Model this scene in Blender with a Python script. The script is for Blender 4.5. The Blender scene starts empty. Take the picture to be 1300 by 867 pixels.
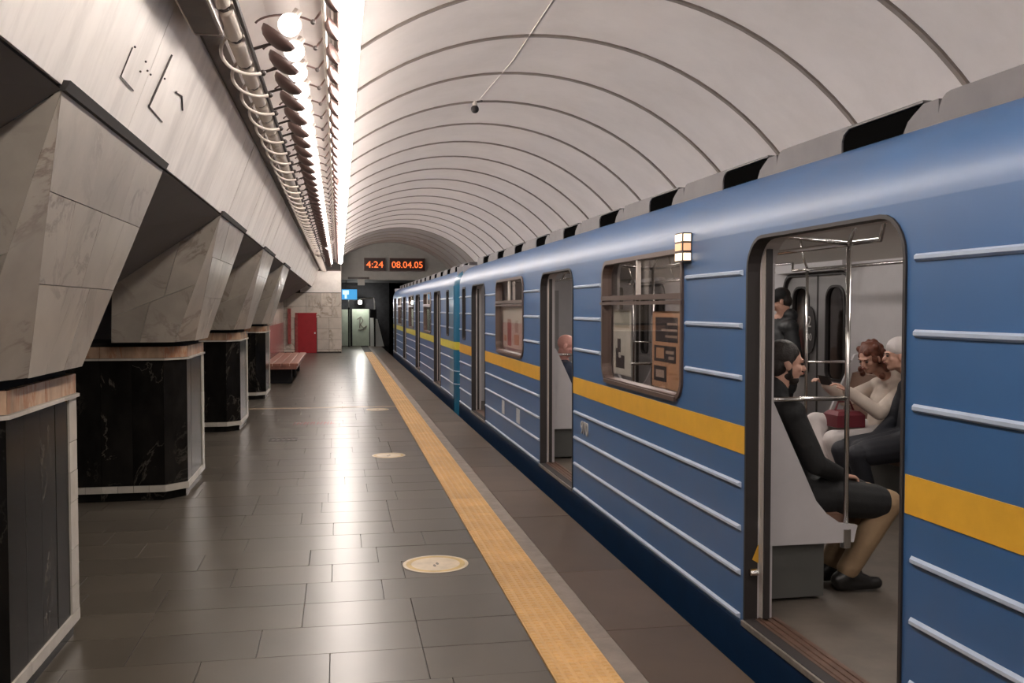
import bpy, bmesh, math, random
from mathutils import Vector, Matrix, Quaternion
random.seed(7)
PI = math.pi
COL = bpy.context.scene.collection
SC = bpy.context.scene

# ------------------------------------------------------------------ camera
F_PX = 1200.0
cam_d = bpy.data.cameras.new('camera'); cam = bpy.data.objects.new('camera', cam_d); COL.objects.link(cam)
cam_d.sensor_fit = 'HORIZONTAL'; cam_d.sensor_width = 36.0; cam_d.lens = 36.0 * F_PX / 1300.0
cam_d.clip_start = 0.05; cam_d.clip_end = 200
cam.location = (0, 0, 1.68)
cam.rotation_euler = (math.radians(90 - 2.028), 0, math.radians(-10.382))
SC.camera = cam
# ------------------------------------------------------------------ world, exposure
w = bpy.data.worlds.new('underground'); SC.world = w; w.use_nodes = True
w.node_tree.nodes['Background'].inputs[0].default_value = (0.9, 0.85, 0.85, 1)
w.node_tree.nodes['Background'].inputs[1].default_value = 0.02
SC.view_settings.view_transform = 'Standard'; SC.view_settings.look = 'None'
SC.view_settings.gamma = 1.0; SC.view_settings.use_curve_mapping = False
SC.view_settings.exposure = 0.24
TUBE_W, GLOBE_W, CABIN_W = 33.0, 2.6, 22.0

# ------------------------------------------------------------------ materials
def srgb(r, g, b):
    f = lambda c: (c/255/12.92) if c/255 <= 0.04045 else ((c/255+0.055)/1.055)**2.4
    return (f(r), f(g), f(b))
MATS = {}
def mat(name, rgb, rough=0.5, metal=0.0, var=0.0, vscale=6.0, bump=0.0, bscale=40.0, rnd=0.0,
        emit=0.0, veins=None, vein_scale=2.5, vein_w=0.06, spec=0.5, stretch=(1, 1, 1), coat=0.0, rvar=0.0,
        stain=None, stain_amt=0.0, stain_scale=1.5):
    m = bpy.data.materials.new(name); m.use_nodes = True; MATS[name] = m
    nt = m.node_tree; N = nt.nodes; L = nt.links
    b = N['Principled BSDF']
    b.inputs['Roughness'].default_value = rough; b.inputs['Metallic'].default_value = metal
    b.inputs['Specular IOR Level'].default_value = spec
    b.inputs['Coat Weight'].default_value = coat
    b.inputs['Coat Roughness'].default_value = 0.12
    c = (*rgb, 1)
    b.inputs['Base Color'].default_value = c
    if emit:
        b.inputs['Emission Color'].default_value = c; b.inputs['Emission Strength'].default_value = emit
        return m
    if not (var or bump or rnd or veins or rvar or stain): return m
    geo = N.new('ShaderNodeNewGeometry'); oi = N.new('ShaderNodeObjectInfo')
    mp = N.new('ShaderNodeVectorMath'); mp.operation = 'MULTIPLY'; mp.inputs[1].default_value = stretch
    L.new(geo.outputs['Position'], mp.inputs[0])
    off = N.new('ShaderNodeVectorMath'); off.operation = 'SCALE'; off.inputs[0].default_value = (37, 19, 53)
    L.new(oi.outputs['Random'], off.inputs['Scale'])
    ad = N.new('ShaderNodeVectorMath'); ad.operation = 'ADD'
    L.new(mp.outputs[0], ad.inputs[0])
    if veins or rnd: L.new(off.outputs[0], ad.inputs[1])
    vec = ad.outputs[0]
    def noise(sc, det=5, rg=0.6, dist=0.0, v=None):
        n = N.new('ShaderNodeTexNoise'); n.inputs['Scale'].default_value = sc; n.inputs['Detail'].default_value = det
        n.inputs['Roughness'].default_value = rg; n.inputs['Distortion'].default_value = dist
        L.new(v or vec, n.inputs['Vector']); return n.outputs['Fac']
    def mixc(fac, a, bb, blend='MIX'):
        x = N.new('ShaderNodeMix'); x.data_type = 'RGBA'; x.blend_type = blend
        if isinstance(fac, float): x.inputs[0].default_value = fac
        else: L.new(fac, x.inputs[0])
        for k, s in ((6, a), (7, bb)):
            if isinstance(s, tuple): x.inputs[k].default_value = s
            else: L.new(s, x.inputs[k])
        return x.outputs[2]
    def ramp(fac, p0, p1, v0=0.0, v1=1.0):
        r = N.new('ShaderNodeMapRange'); r.inputs[1].default_value = p0; r.inputs[2].default_value = p1
        r.inputs[3].default_value = v0; r.inputs[4].default_value = v1
        L.new(fac, r.inputs[0]); return r.outputs[0]
    col = c
    if var:
        n = noise(vscale)
        lo = tuple(x*(1-var) for x in rgb)+(1,); hi = tuple(min(1, x*(1+var)) for x in rgb)+(1,)
        col = mixc(ramp(n, 0.3, 0.7), lo, hi)
    if rnd:
        fac = ramp(oi.outputs['Random'], 0, 1, 1-rnd, 1+rnd)
        h = N.new('ShaderNodeVectorMath'); h.operation = 'SCALE'
        if isinstance(col, tuple): h.inputs[0].default_value = col[:3]
        else: L.new(col, h.inputs[0])
        L.new(fac, h.inputs['Scale']); col = h.outputs[0]
    if veins:
        n = noise(vein_scale, 8, 0.62, 1.2)
        a = N.new('ShaderNodeMath'); a.operation = 'SUBTRACT'; L.new(n, a.inputs[0]); a.inputs[1].default_value = 0.5
        ab = N.new('ShaderNodeMath'); ab.operation = 'ABSOLUTE'; L.new(a.outputs[0], ab.inputs[0])
        n2 = noise(vein_scale*0.7, 3)
        f = ramp(ab.outputs[0], 0, vein_w, 1, 0)
        g = N.new('ShaderNodeMath'); g.operation = 'MULTIPLY'; L.new(f, g.inputs[0]); L.new(ramp(n2, 0.42, 0.62), g.inputs[1])
        col = mixc(g.outputs[0], col, (*veins, 1))
    if stain:
        n = noise(stain_scale, 6, 0.7)
        g = ramp(n, 0.45, 0.75, 0, stain_amt)
        col = mixc(g, col, (*stain, 1))
    if not isinstance(col, tuple): L.new(col, b.inputs['Base Color'])
    if rvar:
        L.new(ramp(noise(vscale*0.8, 6), 0.3, 0.7, max(0.02, rough-rvar), rough+rvar), b.inputs['Roughness'])
    if bump:
        bp = N.new('ShaderNodeBump'); bp.inputs['Strength'].default_value = bump; bp.inputs['Distance'].default_value = 0.01
        L.new(noise(bscale), bp.inputs['Height']); L.new(bp.outputs[0], b.inputs['Normal'])
    return m
def glass_mat(name, tint=(0.75, 0.75, 0.75), refl=0.12):
    m = bpy.data.materials.new(name); m.use_nodes = True; nt = m.node_tree; N = nt.nodes; L = nt.links
    N.remove(N['Principled BSDF']); out = N['Material Output']
    t = N.new('ShaderNodeBsdfTransparent'); t.inputs[0].default_value = (*tint, 1)
    g = N.new('ShaderNodeBsdfGlossy'); g.inputs['Roughness'].default_value = 0.03; g.inputs[0].default_value = (0.9, 0.9, 0.9, 1)
    lw = N.new('ShaderNodeLayerWeight'); lw.inputs[0].default_value = 0.5      # facing term only: same from both faces of the pane
    pw = N.new('ShaderNodeMath'); pw.operation = 'POWER'; L.new(lw.outputs['Facing'], pw.inputs[0]); pw.inputs[1].default_value = 4.0
    ad = N.new('ShaderNodeMath'); ad.operation = 'MULTIPLY_ADD'; L.new(pw.outputs[0], ad.inputs[0]); ad.inputs[1].default_value = 0.85; ad.inputs[2].default_value = refl
    mx = N.new('ShaderNodeMixShader'); L.new(ad.outputs[0], mx.inputs[0]); L.new(t.outputs[0], mx.inputs[1]); L.new(g.outputs[0], mx.inputs[2])
    L.new(mx.outputs[0], out.inputs[0]); MATS[name] = m; return m
M = MATS
mat('vault_white', (0.74, 0.685, 0.655), 0.55, var=0.05, vscale=1.2, rnd=0.03, stain=(0.42, 0.36, 0.31), stain_amt=0.25, stain_scale=0.9)
mat('vault_dark', (0.30, 0.27, 0.25), 0.6, var=0.15, vscale=1.5, rnd=0.1)
mat('rib_grey', (0.24, 0.20, 0.175), 0.6, var=0.15)
mat('dark_gap', (0.03, 0.026, 0.024), 0.8)
mat('wall_white', (0.87, 0.82, 0.77), 0.30, var=0.06, vscale=1.2, stretch=(0.8, 4, 0.8), stain=(0.36, 0.32, 0.29), stain_amt=0.50, stain_scale=1.0)
mat('marble_pale', (0.36, 0.32, 0.272), 0.30, var=0.16, vscale=2.4, rnd=0.10, veins=(0.20, 0.16, 0.13), vein_scale=1.5, vein_w=0.035, bump=0.03, bscale=6)
mat('marble_black', (0.010, 0.009, 0.008), 0.18, spec=0.10, var=0.5, vscale=5, rnd=0.3, veins=(0.085, 0.075, 0.062), vein_scale=1.3, vein_w=0.010, stretch=(1, 1, 0.5))
mat('marble_tan', (0.40, 0.27, 0.18), 0.25, var=0.25, vscale=6, rnd=0.18, veins=(0.33, 0.14, 0.07), vein_scale=3.0, stretch=(2, 2, 0.6))
mat('marble_trim', (0.50, 0.46, 0.40), 0.2, var=0.12, rnd=0.1)
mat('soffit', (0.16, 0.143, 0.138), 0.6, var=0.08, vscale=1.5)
mat('granite', (0.078, 0.066, 0.051), 0.295, var=0.10, vscale=2.0, rnd=0.14)
mat('granite_edge', (0.080, 0.055, 0.039), 0.42, spec=0.35, var=0.16, vscale=2.0, rnd=0.10)
mat('cement', (0.20, 0.165, 0.14), 0.55, var=0.2, vscale=9, rnd=0.1, bump=0.2, bscale=60)
mat('grout', (0.035, 0.030, 0.026), 0.7)
mat('tactile', (0.56, 0.335, 0.13), 0.45, var=0.10, vscale=7, rnd=0.07, stain=(0.35, 0.20, 0.08), stain_amt=0.3, stain_scale=3)
mat('sticker_yellow', (0.52, 0.36, 0.12), 0.35, var=0.25, vscale=9)
mat('sticker_cream', (0.60, 0.50, 0.37), 0.35, var=0.18, vscale=9)
mat('sticker_mark', (0.20, 0.17, 0.14), 0.5)
mat('line_tan', (0.42, 0.31, 0.20), 0.4, var=0.2)
mat('paint_red_worn', (0.33, 0.07, 0.06), 0.45, var=0.3, vscale=12)
mat('metal_drain', (0.05, 0.045, 0.04), 0.4, metal=0.6)
mat('end_marble', (0.60, 0.54, 0.47), 0.25, var=0.12, vscale=1.8, rnd=0.1, veins=(0.33, 0.27, 0.21), vein_scale=1.2, vein_w=0.05)
mat('red_door', (0.36, 0.014, 0.022), 0.3, var=0.08)
mat('bay_pink', (0.42, 0.17, 0.16), 0.2, var=0.18, vscale=2, rnd=0.1)
mat('bench_wood', (0.27, 0.12, 0.085), 0.35, var=0.2, vscale=8, stretch=(6, 0.5, 1))
mat('void_dark', (0.012, 0.012, 0.013), 0.9)
mat('shade_black', (0.003, 0.003, 0.003), 0.95, spec=0.0)
mat('tunnel_dark', (0.030, 0.030, 0.034), 0.85, var=0.3)
mat('portal_grey', (0.30, 0.29, 0.27), 0.6, var=0.06)
mat('service_door', (0.58, 0.66, 0.54), 0.45, var=0.08)
mat('steel_white', (0.70, 0.72, 0.70), 0.4)
mat('blue_sign', (0.05, 0.30, 0.60), 0.4, emit=1.0)
mat('sign_white', (0.6, 0.8, 1.0), 0.4, emit=1.1)
mat('spot_white', (1, 0.97, 0.9), 0.4, emit=420.0)
mat('led_orange', (1.0, 0.17, 0.04), 0.5, emit=1.15)
mat('display_black', (0.030, 0.010, 0.008), 0.4)
mat('tube_light', (1.0, 0.91, 0.84), 0.4, emit=TUBE_W)
mat('globe_light', (1.0, 0.90, 0.84), 0.4, emit=GLOBE_W)
mat('lamp_brown', (0.115, 0.070, 0.062), 0.45, var=0.15)
mat('lamp_white', (0.68, 0.60, 0.54), 0.4)
mat('lamp_cream', (0.60, 0.52, 0.44), 0.4)
mat('lamp_dark', (0.045, 0.033, 0.030), 0.5)
mat('cornice_brown', (0.115, 0.092, 0.080), 0.6, var=0.2)
mat('box_grey', (0.36, 0.32, 0.31), 0.5, var=0.08)
# train
mat('train_blue', (0.027, 0.096, 0.235), 0.42, spec=0.85, var=0.07, vscale=1.5, stain=(0.065, 0.095, 0.155), stain_amt=0.5, stain_scale=0.8, stretch=(1, 1, 0.35))
mat('train_skirt', (0.006, 0.022, 0.058), 0.35, var=0.2, vscale=5)
mat('train_teal', (0.018, 0.125, 0.22), 0.32, var=0.1, vscale=2.5, coat=0.35)
mat('stripe_yellow', (0.60, 0.325, 0.03), 0.4, var=0.08)
mat('stripe_lemon', (0.52, 0.46, 0.06), 0.4, var=0.08)
mat('rib_silver', (0.46, 0.54, 0.66), 0.28, metal=0.25, var=0.05)
mat('roof_grey', (0.105, 0.097, 0.10), 0.6, var=0.12)
mat('rubber', (0.022, 0.018, 0.018), 0.55)
mat('sill_brown', (0.13, 0.075, 0.055), 0.4, metal=0.3, var=0.25, vscale=14)
mat('sill_metal', (0.42, 0.38, 0.34), 0.3, metal=0.7, var=0.2, vscale=20)
mat('window_frame', (0.125, 0.088, 0.075), 0.35, metal=0.4)
mat('alu', (0.62, 0.57, 0.52), 0.35, metal=0.4)
mat('lining', (0.47, 0.45, 0.46), 0.45, var=0.04)
mat('lining_dark', (0.085, 0.085, 0.08), 0.5, var=0.06)
mat('cabin_ceiling', (0.44, 0.41, 0.38), 0.5)
mat('lino', (0.105, 0.088, 0.072), 0.55, var=0.18, vscale=6, stain=(0.14, 0.11, 0.09), stain_amt=0.4)
mat('seat_brown', (0.14, 0.075, 0.05), 0.5, var=0.1)
mat('chrome', (0.62, 0.60, 0.58), 0.22, metal=1.0)
mat('leaf_grey', (0.27, 0.26, 0.26), 0.4, var=0.05)
mat('cabin_light', (1.0, 0.93, 0.87), 0.5, emit=CABIN_W)
mat('indicator', (1.0, 0.80, 0.58), 0.4, emit=1.3)
mat('indicator_amber', (0.8, 0.45, 0.25), 0.4, emit=0.7)
mat('poster_tan', (0.56, 0.34, 0.21), 0.6)
mat('poster_dark', (0.065, 0.055, 0.06), 0.6)
mat('poster_text', (0.45, 0.36, 0.30), 0.6)
mat('poster_green', (0.36, 0.38, 0.33), 0.6)
mat('poster_white', (0.66, 0.67, 0.62), 0.6)
mat('poster_red', (0.30, 0.07, 0.06), 0.6)
mat('digit', (0.50, 0.48, 0.46), 0.35, metal=0.3)
mat('plate_grey', (0.40, 0.42, 0.45), 0.4)
glass_mat('glass', (0.93, 0.91, 0.90), 0.04)
glass_mat('glass_dark', (0.55, 0.53, 0.52), 0.04)
# people
mat('skin', (0.56, 0.32, 0.24), 0.5, var=0.06)
mat('skin_pink', (0.62, 0.31, 0.26), 0.5, var=0.06)
mat('cloth_black', (0.006, 0.006, 0.007), 0.75, bump=0.3, bscale=25)
mat('cloth_navy', (0.009, 0.010, 0.016), 0.7, bump=0.3, bscale=25)
mat('cloth_slate', (0.016, 0.017, 0.019), 0.6, bump=0.3, bscale=25)
mat('cloth_cream', (0.58, 0.49, 0.42), 0.7, bump=0.35, bscale=22, var=0.08)
mat('cloth_white', (0.58, 0.53, 0.52), 0.7, bump=0.3, bscale=22, var=0.06)
mat('cloth_khaki', (0.28, 0.185, 0.105), 0.8, bump=0.3, bscale=25, var=0.12)
mat('cloth_wine', (0.16, 0.02, 0.03), 0.6)
mat('cloth_jeans', (0.025, 0.035, 0.065), 0.75)
mat('hair_dark', (0.018, 0.012, 0.010), 0.55, bump=0.5, bscale=90)
mat('hair_auburn', (0.13, 0.040, 0.022), 0.5, bump=0.5, bscale=90, var=0.3, vscale=30)
mat('shoe_black', (0.010, 0.009, 0.009), 0.4)
mat('lip', (0.33, 0.11, 0.09), 0.5)
mat('eye_dark', (0.03, 0.02, 0.02), 0.3)

# ------------------------------------------------------------------ mesh helpers
class MB:
    def __init__(s): s.v = []; s.f = []
    def add(s, vs, fs):
        o = len(s.v); s.v += [tuple(p) for p in vs]; s.f += [tuple(i+o for i in q) for q in fs]; return s
    def box(s, x0, x1, y0, y1, z0, z1):
        return s.add([(x0,y0,z0),(x1,y0,z0),(x1,y1,z0),(x0,y1,z0),(x0,y0,z1),(x1,y0,z1),(x1,y1,z1),(x0,y1,z1)],
                     [(0,3,2,1),(4,5,6,7),(0,1,5,4),(1,2,6,5),(2,3,7,6),(3,0,4,7)])
    def bbox(s, x0, x1, y0, y1, z0, z1, b=0.004):      # box with chamfered top edges
        return s.add([(x0,y0,z0),(x1,y0,z0),(x1,y1,z0),(x0,y1,z0),(x0,y0,z1-b),(x1,y0,z1-b),(x1,y1,z1-b),(x0,y1,z1-b),
                      (x0+b,y0+b,z1),(x1-b,y0+b,z1),(x1-b,y1-b,z1),(x0+b,y1-b,z1)],
                     [(0,3,2,1),(8,9,10,11),(0,1,5,4),(1,2,6,5),(2,3,7,6),(3,0,4,7),(4,5,9,8),(5,6,10,9),(6,7,11,10),(7,4,8,11)])
    def hexa(s, a, b):        # a: 4 pts bottom, b: 4 pts top
        return s.add(list(a)+list(b), [(0,3,2,1),(4,5,6,7),(0,1,5,4),(1,2,6,5),(2,3,7,6),(3,0,4,7)])
    def prism_y(s, prof, y0, y1):     # prof: (x,z) list
        n = len(prof); vs = [(x,y0,z) for x,z in prof]+[(x,y1,z) for x,z in prof]
        return s.add(vs, [tuple(range(n)), tuple(range(2*n-1, n-1, -1))]+[(i, i+n, (i+1)%n+n, (i+1)%n) for i in range(n)])
    def tube(s, pts, r, n=8, caps=True, r2=None):
        P = [Vector(p) for p in pts]; m = len(P); vs = []; up = None
        for i, p in enumerate(P):
            t = (P[min(i+1,m-1)]-P[max(i-1,0)]).normalized()
            if up is None: up = Vector((0,0,1)) if abs(t.z) < 0.9 else Vector((1,0,0))
            a = t.cross(up).normalized(); b = a.cross(t).normalized(); up = b
            rr = r if r2 is None else r+(r2-r)*i/(m-1)
            for k in range(n):
                an = 2*PI*k/n; vs.append(p+a*math.cos(an)*rr+b*math.sin(an)*rr)
        fs = [(i*n+k, i*n+(k+1)%n, (i+1)*n+(k+1)%n, (i+1)*n+k) for i in range(m-1) for k in range(n)]
        if caps: fs += [tuple(range(n-1,-1,-1)), tuple((m-1)*n+k for k in range(n))]
        return s.add(vs, fs)
    def ell(s, c, r, n=12, m=8, rz=0.0, ry=0.0):
        c = Vector(c); vs = [(0,0,-1)]; 
        for j in range(1, m):
            a = -PI/2+PI*j/m
            for k in range(n): vs.append((math.cos(a)*math.cos(2*PI*k/n), math.cos(a)*math.sin(2*PI*k/n), math.sin(a)))
        vs.append((0,0,1))
        R = Matrix.Rotation(rz, 3, 'Z') @ Matrix.Rotation(ry, 3, 'Y')
        vs = [c+R@Vector((x*r[0], y*r[1], z*r[2])) for x,y,z in vs]
        fs = [(0, 1+(k+1)%n, 1+k) for k in range(n)]
        for j in range(m-2): fs += [(1+j*n+k, 1+j*n+(k+1)%n, 1+(j+1)*n+(k+1)%n, 1+(j+1)*n+k) for k in range(n)]
        t = len(vs)-1; fs += [(t, 1+(m-2)*n+k, 1+(m-2)*n+(k+1)%n) for k in range(n)]
        return s.add(vs, fs)
    def cap(s, a, b, ra, rb=None, n=12):       # tapered capsule
        a = Vector(a); b = Vector(b); rb = ra if rb is None else rb
        d = b-a; Ln = d.length
        if Ln < 1e-5: return s.ell(a, (ra,)*3)
        t = d/Ln; u = t.cross(Vector((0,0,1)) if abs(t.z) < 0.9 else Vector((1,0,0))).normalized(); v = t.cross(u)
        vs = [a-t*ra]; rings = []
        for j in (-60, -30, 0): rings.append((a+t*ra*math.sin(math.radians(j)), ra*math.cos(math.radians(j))))
        for j in (0, 30, 60): rings.append((b+t*rb*math.sin(math.radians(j)), rb*math.cos(math.radians(j))))
        for c, r in rings:
            for k in range(n): vs.append(c+u*math.cos(2*PI*k/n)*r+v*math.sin(2*PI*k/n)*r)
        vs.append(b+t*rb); m = len(rings)
        fs = [(0, 1+(k+1)%n, 1+k) for k in range(n)]
        for j in range(m-1): fs += [(1+j*n+k, 1+j*n+(k+1)%n, 1+(j+1)*n+(k+1)%n, 1+(j+1)*n+k) for k in range(n)]
        e = len(vs)-1; fs += [(e, 1+(m-1)*n+k, 1+(m-1)*n+(k+1)%n) for k in range(n)]
        return s.add(vs, fs)
    def mesh(s, name, m, smooth=False):
        me = bpy.data.meshes.new(name); me.from_pydata(s.v, [], s.f)
        bm = bmesh.new(); bm.from_mesh(me); bmesh.ops.recalc_face_normals(bm, faces=bm.faces); bm.to_mesh(me); bm.free()
        me.materials.append(M[m] if isinstance(m, str) else m)
        if smooth: me.polygons.foreach_set('use_smooth', [True]*len(me.polygons))
        return me
    def build(s, name, m, parent=None, smooth=False, local=False, loc=None):
        if parent is not None and not local:
            o = wloc(parent); s.v = [(x-o.x, y-o.y, z-o.z) for x,y,z in s.v]
        return put(name, s.mesh(name, m, smooth), parent, loc)
def wloc(o):
    l = Vector((0,0,0))
    while o is not None: l += o.location; o = o.parent
    return l
def put(name, me, parent=None, loc=None):
    o = bpy.data.objects.new(name, me); COL.objects.link(o)
    if parent is not None: o.parent = parent
    if loc is not None: o.location = loc
    return o
def tag(o, label=None, cat=None, group=None, kind=None):
    if label: o['label'] = label
    if cat: o['category'] = cat
    if group: o['group'] = group
    if kind: o['kind'] = kind
    return o
def thing(name, label, cat, loc=(0,0,0), group=None):
    o = bpy.data.objects.new(name, None); COL.objects.link(o); o.location = loc; o.empty_display_size = 0.1
    return tag(o, label, cat, group)
def copy_tree(o, parent=None, loc=None):
    c = o.copy(); COL.objects.link(c); c.parent = parent
    if loc is not None: c.location = loc
    for ch in list(o.children): copy_tree(ch, c)
    return c
def struct(name, mb, m, label=None, cat=None, smooth=False):
    o = mb.build(name, m, smooth=smooth); o['kind'] = 'structure'
    return tag(o, label, cat)
def bil(q, u, v):
    a, b, c, d = q
    return (a*(1-u)+b*u)*(1-v)+(d*(1-u)+c*u)*v
def clad(quad, us, vs, thick, gap, name, m, parent, jit=0.0015):
    """separate slabs over a quad (P00,P10,P11,P01); us/vs = cut positions 0..1"""
    q = [Vector(p) for p in quad]; out = []
    nrm = (q[1]-q[0]).cross(q[3]-q[0]).normalized()
    if nrm.length < 0.5: nrm = (q[1]-q[0]).cross(q[2]-q[0]).normalized()
    lu = max((q[1]-q[0]).length, (q[2]-q[3]).length, 1e-3); lv = max((q[3]-q[0]).length, (q[2]-q[1]).length, 1e-3)
    gu = gap/2/lu; gv = gap/2/lv
    for j in range(len(vs)-1):
        U = us[j] if isinstance(us[0], (list, tuple)) else us
        for i in range(len(U)-1):
            u0, u1, v0, v1 = U[i]+gu, U[i+1]-gu, vs[j]+gv, vs[j+1]-gv
            c = [bil(q,u0,v0), bil(q,u1,v0), bil(q,u1,v1), bil(q,u0,v1)]
            dz = random.uniform(-jit, jit)
            mb = MB().hexa([p-nrm*thick for p in c], [p+nrm*dz for p in c])
            out.append(mb.build(name, m, parent))
    return out
def rrect(y0, y1, z0, z1, rt, rb=None, n=6):
    rb = rt if rb is None else rb; pts = []
    for cy, cz, r, a0 in ((y1-rb, z0+rb, rb, -90), (y1-rt, z1-rt, rt, 0), (y0+rt, z1-rt, rt, 90), (y0+rb, z0+rb, rb, 180)):
        for k in range(n+1):
            a = math.radians(a0+90*k/n); pts.append((cy+r*math.cos(a), cz+r*math.sin(a)))
    return pts
def holed(name, outer, holes, x, thick, m, parent):
    """flat plate in the YZ plane at X=x..x+thick with rounded openings"""
    cu = bpy.data.curves.new(name, 'CURVE'); cu.dimensions = '2D'; cu.fill_mode = 'BOTH'; cu.extrude = thick/2
    for pts in [outer]+holes:
        sp = cu.splines.new('POLY'); sp.points.add(len(pts)-1); sp.use_cyclic_u = True
        for p, (a, b) in zip(sp.points, pts): p.co = (a, b, 0, 1)
    t = bpy.data.objects.new('t', cu); me = bpy.data.meshes.new_from_object(t)
    bpy.data.objects.remove(t); bpy.data.curves.remove(cu)
    o = wloc(parent) if parent else Vector()
    for v in me.vertices:
        a, b, c = v.co; v.co = (x+thick/2+c-o.x, a-o.y, b-o.z)
    bm = bmesh.new(); bm.from_mesh(me); bmesh.ops.recalc_face_normals(bm, faces=bm.faces); bm.to_mesh(me); bm.free()
    me.materials.clear(); me.materials.append(M[m])
    for p in me.polygons: p.material_index = 0; p.use_smooth = False
    return put(name, me, parent)
def ring_frame(pts, x0, x1, wd, name, m, parent):
    """frame following an outline (y,z): outline and an inner offset, from X=x0 to x1"""
    n = len(pts); cy = sum(p[0] for p in pts)/n; cz = sum(p[1] for p in pts)/n
    ins = []
    for i in range(n):
        a = Vector(pts[i-1]); b = Vector(pts[(i+1)%n]); t = (b-a).normalized(); nn = Vector((-t.y, t.x))
        p = Vector(pts[i])
        if nn.dot(Vector((cy, cz))-p) < 0: nn = -nn
        ins.append(p+nn*wd)
    vs = [(x0,a,b) for a,b in pts]+[(x1,a,b) for a,b in pts]+[(x0,p.x,p.y) for p in ins]+[(x1,p.x,p.y) for p in ins]
    fs = []
    for i in range(n):
        j = (i+1)%n
        fs += [(i,j,n+j,n+i), (2*n+i,3*n+i,3*n+j,2*n+j), (i,2*n+i,2*n+j,j), (n+i,n+j,3*n+j,3*n+i)]
    return MB().add(vs, fs).build(name, m, parent)
def plate(pts, x0, x1, name, m, parent):
    n = len(pts); vs = [(x0,a,b) for a,b in pts]+[(x1,a,b) for a,b in pts]
    fs = [tuple(range(n)), tuple(range(2*n-1,n-1,-1))]+[(i,(i+1)%n,(i+1)%n+n,i+n) for i in range(n)]
    return MB().add(vs, fs).build(name, m, parent)
def text_mesh(name, body, size, m, parent, loc, rot, depth=0.004, align='CENTER'):
    cu = bpy.data.curves.new(name, 'FONT'); cu.body = body; cu.size = size; cu.extrude = depth; cu.align_x = align
    cu.resolution_u = 3
    t = bpy.data.objects.new('t', cu); me = bpy.data.meshes.new_from_object(t)
    bpy.data.objects.remove(t); bpy.data.curves.remove(cu)
    me.materials.clear(); me.materials.append(M[m])
    for p in me.polygons: p.material_index = 0
    o = put(name, me, parent); o.location = Vector(loc)-(wloc(parent) if parent else Vector()); o.rotation_euler = rot
    return o
def blob(name, mb, voxel, m, parent, it=2):
    """overlapping closed shapes fused into one smooth skin"""
    me = mb.mesh(name, m); t = bpy.data.objects.new('t', me); COL.objects.link(t)
    r = t.modifiers.new('r', 'REMESH'); r.mode = 'VOXEL'; r.voxel_size = voxel; r.use_smooth_shade = True
    s = t.modifiers.new('s', 'SMOOTH'); s.factor = 0.5; s.iterations = it
    dg = bpy.context.evaluated_depsgraph_get(); dg.update()
    out = bpy.data.meshes.new_from_object(t.evaluated_get(dg)); bpy.data.objects.remove(t)
    out.materials.clear(); out.materials.append(M[m])
    o = wloc(parent)
    out.transform(Matrix.Translation(-o))
    out.polygons.foreach_set('use_smooth', [True]*len(out.polygons))
    return put(name, out, parent)

# ================================================================== STRUCTURE
Y_NEAR, Y_END = -6.0, 36.0
CX, CZ, RV = 1.95, 1.16, 3.04              # vault circle
WX0, WZ0 = -0.97, 2.48                     # lower edge of the sloping wall
WX1, WZ1 = -0.71, 3.17                     # cornice
# ---- ceiling vault: backing shell + panels + cover strips
def arc_pts(r, a0, a1, n): return [(CX+r*math.cos(math.radians(a0+(a1-a0)*k/n)), CZ+r*math.sin(math.radians(a0+(a1-a0)*k/n))) for k in range(n+1)]
A0, A1, NA = -28, 130.4, 44
def arc_shell(r0, r1, y0, y1):
    a = arc_pts(r0, A0, A1, NA); b = arc_pts(r1, A0, A1, NA); prof = a+b[::-1]; n = len(a)
    vs = [(x,y0,z) for x,z in a]+[(x,y0,z) for x,z in b]+[(x,y1,z) for x,z in a]+[(x,y1,z) for x,z in b]
    fs = []
    for i in range(n-1):
        fs += [(i,i+1,2*n+i+1,2*n+i), (n+i,3*n+i,3*n+i+1,n+i+1), (i,n+i,n+i+1,i+1), (2*n+i,2*n+i+1,3*n+i+1,3*n+i)]
    fs += [(0,2*n,3*n,n), (n-1,2*n-1,4*n-1,3*n-1)]
    return MB().add(vs, fs)
ceiling = struct('ceiling', arc_shell(RV+0.03, RV+0.10, Y_NEAR, Y_END+0.8), 'dark_gap', 'white panelled barrel vault over the platform and train', 'ceiling')
RS = 1.41; R0 = 7.22
pan = arc_shell(RV, RV+0.028, 0.028, RS-0.034).mesh('vault_panel', 'vault_white', True)
strip = arc_shell(RV-0.014, RV+0.028, -0.020, 0.028).mesh('joint_strip', 'rib_grey', True)
for me in (pan, strip):
    me.set_sharp_from_angle(angle=math.radians(40))
pan2 = pan.copy(); pan2.materials.clear(); pan2.materials.append(M['vault_dark'])  # darker grey copy for the panels at the far end
k0 = int((Y_NEAR-R0)/RS)
for k in range(k0, int((Y_END-R0)/RS)+1):
    y = R0+RS*k
    put('vault_panel', pan if y < 29 else pan2, ceiling, (0, y, 0)); put('joint_strip', strip, ceiling, (0, y, 0))
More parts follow.
